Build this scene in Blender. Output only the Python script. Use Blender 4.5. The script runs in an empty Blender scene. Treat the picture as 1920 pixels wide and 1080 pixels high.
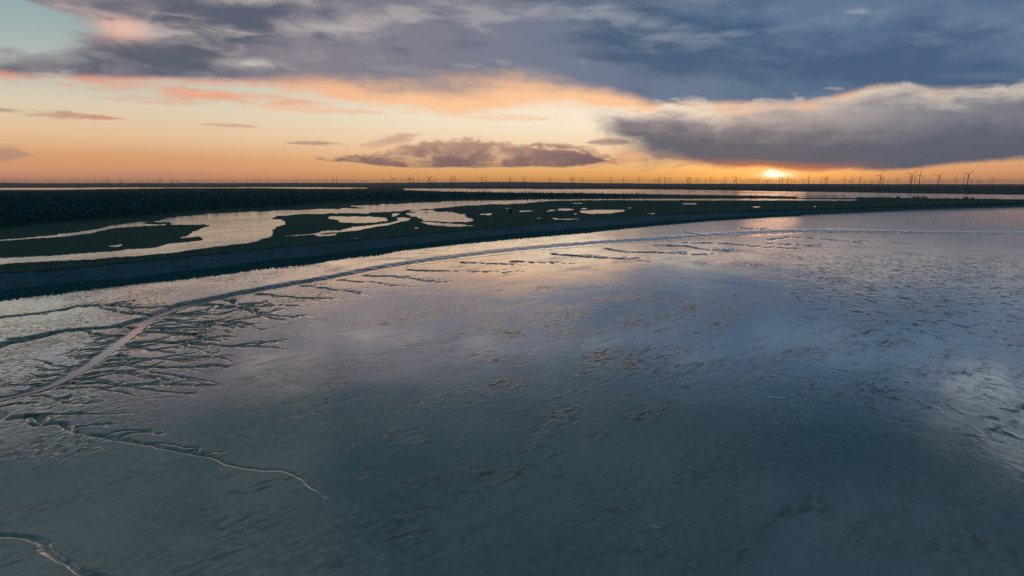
import bpy, math, random
import numpy as np

# ------------------------------------------------------------------ camera geometry
W, H, F = 1920.0, 1080.0, 1280.0          # photograph pixels, focal length in pixels
CAM_Z, HOR = 40.0, 345.0                  # drone height (m), horizon row
TH = math.atan((H / 2 - HOR) / F)         # pitch down
CT, ST = math.cos(TH), math.sin(TH)

def ray(x, y):
    x = np.asarray(x, float); y = np.asarray(y, float)
    dx = (x - W / 2) / F; dy = (H / 2 - y) / F
    return dx, CT + dy * ST, -ST + dy * CT

def at(x, y, z=0.0):
    """photo pixel -> point on the horizontal plane at height z"""
    a, b, c = ray(x, y)
    t = (z - CAM_Z) / c
    return a * t, b * t

def to_px(X, Y, Z):
    """world -> photo pixel"""
    dz = Z - CAM_Z
    depth = Y * CT - dz * ST
    up = Y * ST + dz * CT
    return W / 2 + F * X / depth, H / 2 - F * up / depth

def ang(x, y):
    """photo pixel -> azimuth, elevation in degrees"""
    a, b, c = ray(x, y)
    return np.degrees(np.arctan2(a, b)), np.degrees(np.arctan2(c, np.hypot(a, b)))

sc = bpy.context.scene
cam = bpy.data.cameras.new('camera'); cam_o = bpy.data.objects.new('camera', cam)
sc.collection.objects.link(cam_o)
cam.sensor_width = 36.0; cam.lens = 36.0 * F / W
cam.clip_start = 0.5; cam.clip_end = 90000
cam_o.location = (0, 0, CAM_Z); cam_o.rotation_euler = (math.pi / 2 - TH, 0, 0)
sc.camera = cam_o
sc.view_settings.view_transform = 'Standard'; sc.view_settings.look = 'None'
sc.view_settings.exposure = 0.0; sc.view_settings.gamma = 1.0
sc.view_settings.use_curve_mapping = False
sc.render.engine = 'CYCLES'
sc.cycles.use_denoising = False
sc.cycles.max_bounces = 6; sc.cycles.volume_bounces = 1
sc.cycles.sample_clamp_indirect = 4.0

SUN_AZ, SUN_EL = [float(v) for v in ang(1449, 324)]

def lin(r, g, b):
    f = lambda c: (c / 255 / 12.92) if c / 255 <= 0.04045 else ((c / 255 + 0.055) / 1.055) ** 2.4
    return (f(r), f(g), f(b))

# ------------------------------------------------------------------ small node language
class G:
    def __init__(s, tree): s.t = tree; s.L = tree.links
    def node(s, typ, **kw):
        n = s.t.nodes.new(typ)
        for k, v in kw.items(): setattr(n, k, v)
        return n
    def put(s, sock, v):
        if isinstance(v, bpy.types.NodeSocket): s.L.new(v, sock)
        elif isinstance(v, (tuple, list)) and len(v) == 3 and sock.type == 'RGBA': sock.default_value = (*v, 1)
        else: sock.default_value = v
    def m(s, op, a, b=None, c=None):
        n = s.node('ShaderNodeMath', operation=op)
        s.put(n.inputs[0], a)
        if b is not None: s.put(n.inputs[1], b)
        if c is not None: s.put(n.inputs[2], c)
        return n.outputs[0]
    def add(s, a, b): return s.m('ADD', a, b)
    def sub(s, a, b): return s.m('SUBTRACT', a, b)
    def mul(s, a, b): return s.m('MULTIPLY', a, b)
    def div(s, a, b): return s.m('DIVIDE', a, b)
    def sm(s, v, lo, hi, o0=0.0, o1=1.0):
        n = s.node('ShaderNodeMapRange', interpolation_type='SMOOTHSTEP')
        s.put(n.inputs[0], v); s.put(n.inputs[1], lo); s.put(n.inputs[2], hi); s.put(n.inputs[3], o0); s.put(n.inputs[4], o1)
        return n.outputs[0]
    def ln(s, v, lo, hi, o0=0.0, o1=1.0):
        n = s.node('ShaderNodeMapRange'); n.clamp = True
        s.put(n.inputs[0], v); s.put(n.inputs[1], lo); s.put(n.inputs[2], hi); s.put(n.inputs[3], o0); s.put(n.inputs[4], o1)
        return n.outputs[0]
    def mix(s, f, a, b, blend='MIX'):
        n = s.node('ShaderNodeMix', data_type='RGBA', blend_type=blend)
        s.put(n.inputs[0], f); s.put(n.inputs[6], a); s.put(n.inputs[7], b)
        return n.outputs[2]
    def comb(s, x, y, z):
        n = s.node('ShaderNodeCombineXYZ')
        for i, v in enumerate((x, y, z)): s.put(n.inputs[i], v)
        return n.outputs[0]
    def sep(s, v):
        n = s.node('ShaderNodeSeparateXYZ'); s.put(n.inputs[0], v); return n.outputs
    def noise(s, vec, scale=1.0, detail=4.0, rough=0.5, dist=0.0, lac=2.0):
        n = s.node('ShaderNodeTexNoise'); s.put(n.inputs['Vector'], vec)
        s.put(n.inputs['Scale'], scale); n.inputs['Detail'].default_value = detail
        n.inputs['Roughness'].default_value = rough; n.inputs['Distortion'].default_value = dist; n.inputs['Lacunarity'].default_value = lac
        return n.outputs['Fac']
    def ramp(s, f, stops):
        n = s.node('ShaderNodeValToRGB'); cr = n.color_ramp; cr.interpolation = 'B_SPLINE' if False else 'LINEAR'
        while len(cr.elements) > 1: cr.elements.remove(cr.elements[-1])
        for i, (p, c) in enumerate(stops):
            e = cr.elements[0] if i == 0 else cr.elements.new(p)
            e.position = p; e.color = (*c, 1)
        s.put(n.inputs[0], f); return n.outputs[0]
    def curve(s, f, pts, xr, yr):
        """smooth function through pts; xr, yr are the value ranges"""
        n = s.node('ShaderNodeFloatCurve'); c = n.mapping.curves[0]
        q = sorted(((p[0] - xr[0]) / (xr[1] - xr[0]), (p[1] - yr[0]) / (yr[1] - yr[0])) for p in pts)
        c.points[0].location = q[0]; c.points[1].location = q[-1]
        for p in q[1:-1]: c.points.new(*p)
        n.mapping.use_clip = False; n.mapping.update()
        s.put(n.inputs['Value'], s.ln(f, xr[0], xr[1])); n.inputs['Factor'].default_value = 1
        return s.add(s.mul(n.outputs[0], yr[1] - yr[0]), yr[0])
    def attr(s, name):
        return s.node('ShaderNodeAttribute', attribute_name=name).outputs['Fac']

# ------------------------------------------------------------------ sky
def build_world():
    w = bpy.data.worlds.new('World'); sc.world = w; w.use_nodes = True
    w.node_tree.nodes.clear(); g = G(w.node_tree)
    d = g.node('ShaderNodeTexCoord').outputs['Generated']
    dx, dy, dz = g.sep(d)
    az = g.mul(g.m('ARCTAN2', dx, dy), 180 / math.pi)
    el = g.mul(g.m('ARCSINE', dz), 180 / math.pi)
    elp = g.m('MAXIMUM', el, 0.0)
    # cloud-deck coordinates: perspective of a flat layer, flattening to the horizon
    dk = g.add(g.m('MAXIMUM', dz, 0.0), 0.10)
    P = g.comb(g.div(dx, dk), g.div(dy, dk), 0.0)
    # angle-space coordinates, stretched along the horizon
    A1 = g.comb(g.mul(az, 0.05), g.mul(el, 0.24), 3.7)
    n_lo = g.noise(A1, 1.6, 5, 0.55, 0.4)
    n_mid = g.noise(A1, 4.2, 7, 0.6, 0.25)
    n_hi = g.noise(g.comb(g.mul(az, 0.11), g.mul(el, 0.30), 9.1), 6.0, 7, 0.6, 0.2)
    n_pk = g.noise(P, 1.1, 7, 0.56, 0.5)
    n_soft = g.noise(g.comb(g.mul(g.add(az, g.mul(el, 1.6)), 0.042), g.mul(g.sub(el, g.mul(az, .02)), 0.17), 5.2), 2.0, 3.2, .48, .35)
    n_soft2 = g.noise(g.comb(g.mul(g.add(az, g.mul(el, 1.2)), 0.05), g.mul(el, 0.26), 11.2), 1.9, 4.5, .5, .3)
    n_puf = g.noise(g.comb(g.mul(az, 0.10), g.mul(el, 0.26), 2.2), 3.0, 6, .55, .5)
    n_st = g.noise(g.comb(g.mul(g.add(az, g.mul(el, 0.8)), 0.06), g.mul(el, 0.55), 1.3), 2.6, 6, 0.55, 0.5)
    n_cum = g.noise(g.comb(g.mul(az, .42), g.mul(el, .75), 6.4), 1.0, 6, .6, .6)
    n_tear = g.noise(g.comb(g.mul(az, .22), g.mul(el, 1.1), 8.8), 1.0, 6, .6, .5)
    N = lambda v, a: g.mul(g.sub(v, 0.5), a)
    E = lambda pts: [tuple(float(q) for q in ang(*p)) for p in pts]

    # ---- clear sky
    away = lambda: None
    t = g.m('POWER', g.div(elp, 90.0), 0.45)
    pos = lambda e: (e / 90.0) ** 0.45
    side = g.ramp(t, [(pos(e), lin(*c)) for e, c in [(0, (212, 144, 116)), (.8, (226, 158, 118)), (2, (229, 168, 118)), (3.5, (238, 199, 156)), (5.5, (227, 211, 184)),
                      (8, (188, 194, 184)), (11, (158, 178, 180)), (16, (134, 156, 168)), (30, (95, 130, 156)), (90, (58, 90, 124))]])
    warm = g.ramp(t, [(pos(e), lin(*c)) for e, c in [(0, (246, 166, 84)), (.7, (249, 178, 96)), (1.6, (251, 197, 134)), (3, (255, 222, 178)), (5, (255, 240, 214)),
                      (7, (255, 236, 212)), (10, (214, 208, 200)), (16, (150, 172, 184)), (30, (98, 132, 156)), (90, (58, 90, 124))]])
    back = g.ramp(t, [(pos(e), lin(*c)) for e, c in [(0, (120, 122, 140)), (4, (140, 138, 152)), (9, (128, 142, 164)), (30, (88, 118, 148)), (90, (58, 90, 124))]])
    daz = g.m('ABSOLUTE', g.sub(az, 8.0))
    clear = g.mix(g.sm(daz, 0.0, 40.0), warm, side)
    clear = g.mix(g.sm(daz, 50.0, 120.0), clear, back)
    sky = g.node('ShaderNodeTexSky', sky_type='NISHITA'); sky.sun_disc = False
    sky.sun_elevation = math.radians(max(SUN_EL, 0.8)); sky.sun_rotation = math.radians(SUN_AZ)
    sky.air_density = 1.0; sky.dust_density = 1.5; sky.ozone_density = 1.5
    nish = g.mix(1.0, sky.outputs[0], (0.10, 0.10, 0.10), 'MULTIPLY')
    clear = g.mix(0.05, clear, nish)
    # ---- sun and its glow
    sx = g.sub(az, SUN_AZ); sy = g.sub(el, SUN_EL)
    def blob(ox, oy, rx, ry):
        a = g.div(g.sub(az, ox), rx); b = g.div(g.sub(el, oy), ry)
        return g.m('EXPONENT', g.mul(g.add(g.mul(a, a), g.mul(b, b)), -1.0))
    glow = g.mix(1.0, g.mix(1.0, (0, 0, 0), lin(255, 176, 30), 'ADD'), g.comb(*[g.mul(blob(SUN_AZ, SUN_EL - .3, 7.0, 1.3), 0.55)] * 3), 'MULTIPLY')
    core = g.mix(1.0, (.75, .72, .70), g.comb(*[g.add(blob(SUN_AZ + .3, SUN_EL - .16, 1.15, 0.24), blob(SUN_AZ, SUN_EL, .45, .32))] * 3), 'MULTIPLY')
    c = g.mix(1.0, clear, glow, 'ADD')
    c = g.mix(1.0, c, core, 'ADD')

    # ---- thin wisps
    def streak(c, x0, y0, x1, y1, thick, col, op, seed=0.0, soft=0.5):
        (a0, e0), (a1, e1) = E([(x0, y0), (x1, y1)])
        sl = (e1 - e0) / (a1 - a0)
        ee = g.sub(g.sub(el, e0), g.mul(g.sub(az, a0), sl))
        ee = g.add(ee, N(n_hi, thick * 1.6))
        lens = g.mul(g.sm(az, a0 - .3, a0 + (a1 - a0) * .45), g.sm(az, a0 + (a1 - a0) * .55, a1 + .3, 1.0, 0.0))
        q = g.div(g.m('ABSOLUTE', ee), g.add(g.mul(lens, thick), 0.001))
        mk = g.mul(g.mul(g.sm(q, soft * .4, 1.1, 1.0, 0.0), g.sm(lens, 0.02, 0.4)), g.sm(n_tear, .36, .58, .12, 1.0))
        return g.mix(g.mul(mk, op), c, lin(*col))
    c = streak(c, -60, 204, 250, 224, .34, (168, 138, 128), .85)
    c = streak(c, 60, 214, 260, 224, .22, (226, 150, 126), .7)
    c = streak(c, 360, 232, 500, 238, .22, (205, 150, 130), .7)
    c = streak(c, 520, 266, 670, 271, .25, (176, 140, 128), .8)
    c = streak(c, 660, 276, 800, 252, .6, (196, 150, 132), .65)
    c = streak(c, -100, 292, 75, 288, .75, (176, 138, 130), .7)
    c = streak(c, -200, 330, 480, 328, .4, (196, 140, 122), .55)
    c = streak(c, 150, 182, 520, 186, .55, (226, 160, 134), .65)
    c = streak(c, 240, 166, 660, 198, .55, (240, 168, 134), .75)
    c = streak(c, 60, 156, 430, 170, .40, (232, 160, 136), .7)
    c = streak(c, 420, 196, 760, 214, .40, (246, 186, 146), .6)
    c = streak(c, 700, 205, 1100, 225, .55, (250, 200, 160), .5)
    c = streak(c, 1090, 268, 1190, 268, .5, (160, 128, 124), .8)
    c = streak(c, 1060, 303, 1170, 306, .55, (168, 120, 108), .75)
    c = streak(c, 1000, 296, 1300, 292, .9, (214, 150, 118), .55)

    xr = (-48.0, 48.0); yr = (0.0, 40.0)
    azw = g.m('MAXIMUM', g.m('MINIMUM', az, 47.9), -47.9)
    # ---- C: low flat-based cloud left of the sun
    topc = g.curve(azw, [(-48, .4)] + E([(596, 297), (640, 288), (720, 284), (770, 272), (800, 262), (860, 262), (905, 258), (960, 270), (1030, 262), (1090, 270), (1160, 296)]) + [(48, .4)], xr, yr)
    botc = g.curve(azw, [(-48, .9)] + E([(596, 300), (680, 307), (720, 312), (900, 315), (1000, 314), (1100, 310), (1160, 300)]) + [(48, .9)], xr, yr)
    e1 = g.add(el, g.add(N(n_cum, 2.2), N(n_hi, 1.0))); e2 = g.add(el, N(n_hi, .45))
    mC = g.mul(g.sm(g.sub(topc, e1), -.10, .40), g.sm(g.sub(e2, botc), -.06, .14))
    colC = g.mix(g.sm(g.sub(el, botc), 0.1, 2.0), lin(132, 104, 102), lin(180, 140, 124))
    colC = g.mix(g.mul(g.sm(n_cum, .44, .62), g.sm(g.sub(el, botc), 1.9, .5, .2, .9)), colC, lin(120, 95, 100))
    colC = g.mix(g.mul(g.sm(n_cum, .50, .36), .4), colC, lin(206, 156, 130))
    mC = g.mul(mC, g.sm(g.add(n_tear, N(n_cum, .6)), .28, .50, .45, 1.0))
    c = g.mix(g.mul(mC, .93), c, colC)

    # ---- B: fuzzy bank on the right above the sun
    botB = g.curve(azw, [(-48, 8)] + E([(1060, 180), (1130, 236), (1200, 286), (1260, 303), (1340, 314), (1440, 317), (1500, 322), (1600, 321), (1700, 320), (1790, 309), (1850, 304), (1980, 298)]) + [(48, 2.4)], xr, yr)
    topB = g.curve(azw, [(-48, 6)] + E([(1060, 215), (1140, 226), (1250, 222), (1400, 206), (1500, 196), (1700, 192), (1980, 180)]) + [(48, 8)], xr, yr)
    mB = g.mul(g.sm(g.sub(g.add(el, g.add(N(n_hi, .5), g.mul(N(n_puf, 4.0), g.sm(az, 19, 9)))), botB), g.sm(az, 18, 9, -.12, -1.3), g.sm(az, 18, 9, .35, 1.5)), g.sm(g.sub(g.add(topB, 1.0), g.add(el, g.add(N(n_mid, 2.2), g.add(N(n_cum, 1.6), N(n_puf, 1.6))))), -.5, 1.6))
    coreB = g.curve(azw, [(-48, 3)] + E([(1060, 236), (1180, 228), (1300, 234), (1450, 240), (1600, 241), (1750, 232), (1980, 212)]) + [(48, 7)], xr, yr)
    fz = g.sm(g.sub(g.add(el, g.add(N(n_mid, 2.2), g.add(N(n_cum, 1.6), N(n_puf, 2.2)))), coreB), -1.7, 2.4)
    colB = g.mix(fz, g.mix(g.sm(az, 18, 36), lin(96, 95, 109), lin(82, 92, 112)), g.mix(g.sm(az, 16, 34), lin(212, 190, 178), lin(138, 137, 147)))
    colB = g.mix(g.mul(g.sm(g.sub(el, botB), .9, .0), g.sm(g.m('ABSOLUTE', g.sub(az, SUN_AZ)), 9, 1)), colB, lin(212, 122, 70))
    c = g.mix(g.mul(mB, .96), c, colB)

    # ---- A: the great bank across the top
    loA = g.curve(azw, [(-48, 9.2)] + E([(0, 150), (120, 156), (260, 158), (420, 162), (560, 178), (700, 202), (800, 212), (900, 212), (1000, 200), (1080, 198), (1200, 206), (1330, 202), (1450, 204), (1560, 192), (1640, 176), (1800, 180), (1920, 172)]) + [(48, 8.4)], xr, yr)
    eA = g.add(g.add(el, N(n_mid, 1.7)), g.add(N(n_hi, .9), g.mul(N(n_cum, 1.0), g.sm(az, 0, 14, .9, 2.6))))
    mA = g.sm(g.sub(eA, loA), -.25, .75)
    # clear window at the upper left, with ragged edges
    hx_, hy_ = E([(4, 66)])[0]
    qa = g.div(g.sub(g.add(az, g.mul(g.sub(el, hy_), .9)), hx_ + .6), 5.4); qb = g.div(g.sub(el, hy_ + .75), 2.2)
    qq = g.m('SQRT', g.add(g.mul(qa, qa), g.mul(qb, qb)))
    qq = g.add(qq, g.add(N(n_soft, 1.9), N(n_puf, .8)))
    win = g.sm(qq, .80, 1.25, 1.0, 0.0)
    mA = g.mul(mA, g.sub(1.0, win))
    # body: soft slate billows, more broken and lighter to the left, smoother and bluer to the right
    fth = g.add(.7, g.mul(g.mul(g.sm(az, -24, -10), g.sm(az, 14, 2)), 2.1))
    fr = g.sm(g.sub(g.add(el, g.mul(g.add(N(n_soft, 2.6), N(n_puf, 1.2)), g.mul(fth, .55))), loA), g.mul(fth, .22), g.mul(fth, 1.15))
    rt = g.sm(az, -26, 26)
    dark = g.mix(rt, lin(88, 93, 110), lin(62, 92, 124))
    mid = g.mix(rt, lin(136, 127, 137), lin(92, 116, 144))
    lite = g.mix(rt, lin(190, 176, 170), lin(124, 142, 164))
    sh = lambda x, y, rx, ry: blob(*E([(x, y)])[0], rx, ry)
    bias = g.add(g.mul(g.add(g.mul(sh(320, 108, 8.0, 1.6), 2.0), g.add(sh(300, 10, 7, 1.2), g.add(sh(1250, 60, 9, 2.6), sh(1800, 150, 12, 1.6)))), -.16), g.mul(g.add(sh(650, 75, 8, 1.8), g.add(sh(800, 145, 9, 1.4), sh(1000, 100, 7, 2.4))), .13))
    bv = g.add(g.add(g.add(n_soft, bias), N(n_cum, .16)), g.mul(N(n_puf, .55), g.sm(az, -20, 22, 1.0, .45)))
    bd = g.mix(g.sm(bv, .30, .58), dark, mid)
    bd = g.mix(g.mul(g.sm(g.add(n_soft2, N(n_puf, .45)), .52, .74), g.mul(g.sm(el, 7.5, 10.5, .1, .8), g.sm(az, 6, 26, 1.0, .4))), bd, lite)
    litc = g.mix(g.sm(az, -34, -4), lin(226, 156, 136), lin(255, 200, 152))
    litc = g.mix(g.sm(az, 8, 22), litc, lin(236, 182, 146))
    litc = g.mix(g.sm(az, 24, 36), litc, lin(150, 148, 158))
    bd = g.mix(fr, litc, bd)
    # deck above the frame: broken slate cloud, opening and darkening overhead
    op = g.mix(g.sm(n_pk, .33, .62), g.mix(rt, lin(80, 92, 98), lin(50, 72, 88)), g.mix(rt, lin(42, 68, 79), lin(26, 56, 73)))
    op = g.mix(g.sm(g.noise(P, .55, 4, .5, .3), .56, .72), op, g.mix(rt, lin(116, 118, 120), lin(66, 86, 100)))
    op = g.mix(g.sm(el, 28, 55), op, lin(38, 66, 76))
    bd = g.mix(g.sm(el, 12.5, 19.0), bd, op)
    # bright rent in the deck high on the right, pink hole and a pale slit on the left
    hole = g.m('MINIMUM', g.add(blob(40.5, 16.4, 5.5, 2.3), g.add(g.mul(blob(36, 13.6, 3.4, .7), .75), g.mul(blob(26, 11.9, 1.6, .45), .5))), 1.0)
    bd = g.mix(g.mul(hole, g.sm(g.add(n_puf, N(n_cum, .5)), .32, .66)), bd, lin(206, 208, 214))
    p1 = E([(232, 54)])[0]; p2 = E([(470, 120)])[0]; p3 = E([(620, 58)])[0]
    ho2 = g.m('MINIMUM', g.add(blob(p1[0], p1[1], 2.3, .8), g.add(g.mul(blob(p2[0], p2[1], 1.9, .32), .9), g.mul(blob(p3[0], p3[1], 3.6, .6), .5))), 1.0)
    bd = g.mix(g.mul(ho2, g.sm(n_puf, .34, .56)), bd, g.mix(g.sm(az, -30, -24), lin(236, 186, 166), lin(206, 196, 190)))
    c = g.mix(g.mul(mA, .97), c, bd)
    # below the horizon: plain dim ground tone
    c = g.mix(g.sm(el, -.25, -1.5), c, lin(70, 72, 78))
    bg = g.node('ShaderNodeBackground'); g.put(bg.inputs[0], c); bg.inputs[1].default_value = 1.0
    out = g.node('ShaderNodeOutputWorld'); g.L.new(bg.outputs[0], out.inputs[0])
    w.cycles.sampling_method = 'MANUAL'; w.cycles.sample_map_resolution = 1024
build_world()

sun = bpy.data.lights.new('sun', 'SUN'); sun_o = bpy.data.objects.new('sun', sun); sc.collection.objects.link(sun_o)
sun.energy = 0.007; sun.angle = math.radians(5.0); sun.color = (1.0, 0.50, 0.26)
_a, _e = math.radians(SUN_AZ), math.radians(SUN_EL)
from mathutils import Vector
sun_o.rotation_euler = Vector((math.sin(_a) * math.cos(_e), math.cos(_a) * math.cos(_e), math.sin(_e))).to_track_quat('Z', 'Y').to_euler()

# ------------------------------------------------------------------ helpers
rng = np.random.default_rng(7); random.seed(7)

def hash2(ix, iy, seed):
    h = (ix.astype(np.int64) * 374761393 + iy.astype(np.int64) * 668265263 + seed * 1442695041) & 0xFFFFFFFF
    h = ((h ^ (h >> 13)) * 1274126177) & 0xFFFFFFFF
    return ((h ^ (h >> 16)) & 0xFFFF) / 65535.0

def vnoise(x, y, seed=0):
    ix = np.floor(x); iy = np.floor(y); fx = x - ix; fy = y - iy
    fx = fx * fx * (3 - 2 * fx); fy = fy * fy * (3 - 2 * fy)
    a = hash2(ix, iy, seed); b = hash2(ix + 1, iy, seed); c = hash2(ix, iy + 1, seed); d = hash2(ix + 1, iy + 1, seed)
    return (a * (1 - fx) + b * fx) * (1 - fy) + (c * (1 - fx) + d * fx) * fy

def fbm(x, y, seed=0, oct=4):
    s = 0; a = 1; t = 0
    for i in range(oct):
        s = s + a * vnoise(x * 2 ** i, y * 2 ** i, seed + i * 17); t += a; a *= .5
    return s / t

def sstep(a, b, v):
    t = np.clip((v - a) / (b - a), 0, 1); return t * t * (3 - 2 * t)

def mesh_from(name, V, faces, n=4, smooth=True):
    me = bpy.data.meshes.new(name)
    V = np.ascontiguousarray(V, np.float32); faces = np.ascontiguousarray(faces, np.int32)
    me.vertices.add(len(V)); me.vertices.foreach_set('co', V.ravel())
    k = faces.shape[0]
    me.loops.add(k * n); me.loops.foreach_set('vertex_index', faces.ravel())
    me.polygons.add(k); me.polygons.foreach_set('loop_start', np.arange(0, k * n, n, dtype=np.int32))
    if smooth: me.polygons.foreach_set('use_smooth', np.ones(k, bool))
    me.update(calc_edges=True); me.validate()
    return me

def obj(name, me, mat=None, parent=None, **props):
    o = bpy.data.objects.new(name, me); sc.collection.objects.link(o)
    if mat is not None and me is not None and not me.materials: me.materials.append(mat)
    if parent is not None: o.parent = parent
    for k, v in props.items(): o[k] = v
    return o

def fattr(me, name, v):
    a = me.attributes.new(name, 'FLOAT', 'POINT'); a.data.foreach_set('value', np.ascontiguousarray(v, np.float32))

class MB:
    """collects polygons for small meshes"""
    def __init__(s): s.v = []; s.f = []
    def add(s, vs, fs):
        b = len(s.v); s.v += [tuple(map(float, p)) for p in vs]; s.f += [tuple(b + i for i in f) for f in fs]
    def box(s, x0, x1, y0, y1, z0, z1):
        s.add([(x0, y0, z0), (x1, y0, z0), (x1, y1, z0), (x0, y1, z0), (x0, y0, z1), (x1, y0, z1), (x1, y1, z1), (x0, y1, z1)],
              [(3, 2, 1, 0), (4, 5, 6, 7), (0, 1, 5, 4), (1, 2, 6, 5), (2, 3, 7, 6), (3, 0, 4, 7)])
    def tube(s, pts, radii, n=8):
        pts = [Vector(p) for p in pts]; rings = []
        for i, p in enumerate(pts):
            d = (pts[min(i + 1, len(pts) - 1)] - pts[max(i - 1, 0)]).normalized()
            u = d.orthogonal().normalized(); w = d.cross(u)
            rings.append([p + (u * math.cos(2 * math.pi * k / n) + w * math.sin(2 * math.pi * k / n)) * radii[i] for k in range(n)])
        vs = [q for r in rings for q in r]; fs = []
        for i in range(len(pts) - 1):
            for k in range(n): fs.append((i * n + k, i * n + (k + 1) % n, (i + 1) * n + (k + 1) % n, (i + 1) * n + k))
        fs.append(tuple(range(n - 1, -1, -1))); fs.append(tuple((len(pts) - 1) * n + k for k in range(n)))
        s.add(vs, fs)
    def mesh(s, name, smooth=False):
        me = bpy.data.meshes.new(name); me.from_pydata(s.v, [], s.f); me.update()
        if smooth:
            for p in me.polygons: p.use_smooth = True
        return me

def interp(pts):
    a = np.array(sorted(pts), float); return lambda x: np.interp(x, a[:, 0], a[:, 1])

def in_poly(px, py, poly):
    poly = np.asarray(poly, float); ins = np.zeros(px.shape, bool)
    x0, y0 = poly.min(0); x1, y1 = poly.max(0)
    sel = (px >= x0) & (px <= x1) & (py >= y0) & (py <= y1)
    if not sel.any(): return ins
    qx = px[sel]; qy = py[sel]; r = np.zeros(qx.shape, bool)
    n = len(poly)
    for i in range(n):
        ax, ay = poly[i]; bx, by = poly[(i + 1) % n]
        if ay == by: continue
        c = ((ay > qy) != (by > qy)) & (qx < (bx - ax) * (qy - ay) / (by - ay) + ax)
        r ^= c
    ins[sel] = r
    return ins

# ------------------------------------------------------------------ materials
def material(name):
    m = bpy.data.materials.new(name); m.use_nodes = True
    m.node_tree.nodes.clear(); g = G(m.node_tree)
    b = g.node('ShaderNodeBsdfPrincipled'); o = g.node('ShaderNodeOutputMaterial'); g.L.new(b.outputs[0], o.inputs[0])
    return m, g, b

def simple(name, col, rough=.8, var=.25, scale=1.0, rnd=False):
    m, g, b = material(name)
    co = g.node('ShaderNodeTexCoord').outputs['Object']
    n = g.noise(co, scale, 4, .6)
    f = g.ln(n, .3, .7, 1 - var, 1 + var)
    if rnd: f = g.mul(f, g.ln(g.node('ShaderNodeObjectInfo').outputs['Random'], 0, 1, .87, 1.13))
    c = g.mix(1.0, col, g.comb(f, f, f), 'MULTIPLY')
    g.put(b.inputs['Base Color'], c); b.inputs['Roughness'].default_value = rough
    return m

def foliage_material():
    m, g, b = material('dark_foliage')
    co = g.node('ShaderNodeTexCoord').outputs['Object']; ge = g.node('ShaderNodeNewGeometry')
    n = g.noise(co, .012, 4, .6); f = g.ln(n, .3, .7, .65, 1.3)
    f = g.mul(f, g.ln(ge.outputs['Random Per Island'], 0, 1, .94, 1.06))
    g.put(b.inputs['Base Color'], g.mix(1.0, (.030, .290, .300), g.comb(f, f, f), 'MULTIPLY')); b.inputs['Roughness'].default_value = .95; b.inputs['Specular IOR Level'].default_value = .1
    vm = g.node('ShaderNodeVectorMath', operation='MULTIPLY_ADD'); g.put(vm.inputs[0], ge.outputs['Normal']); vm.inputs[1].default_value = (.2,) * 3; vm.inputs[2].default_value = (0, 0, .8)
    vn = g.node('ShaderNodeVectorMath', operation='NORMALIZE'); g.L.new(vm.outputs[0], vn.inputs[0]); g.L.new(vn.outputs[0], b.inputs['Normal'])
    return m

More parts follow.
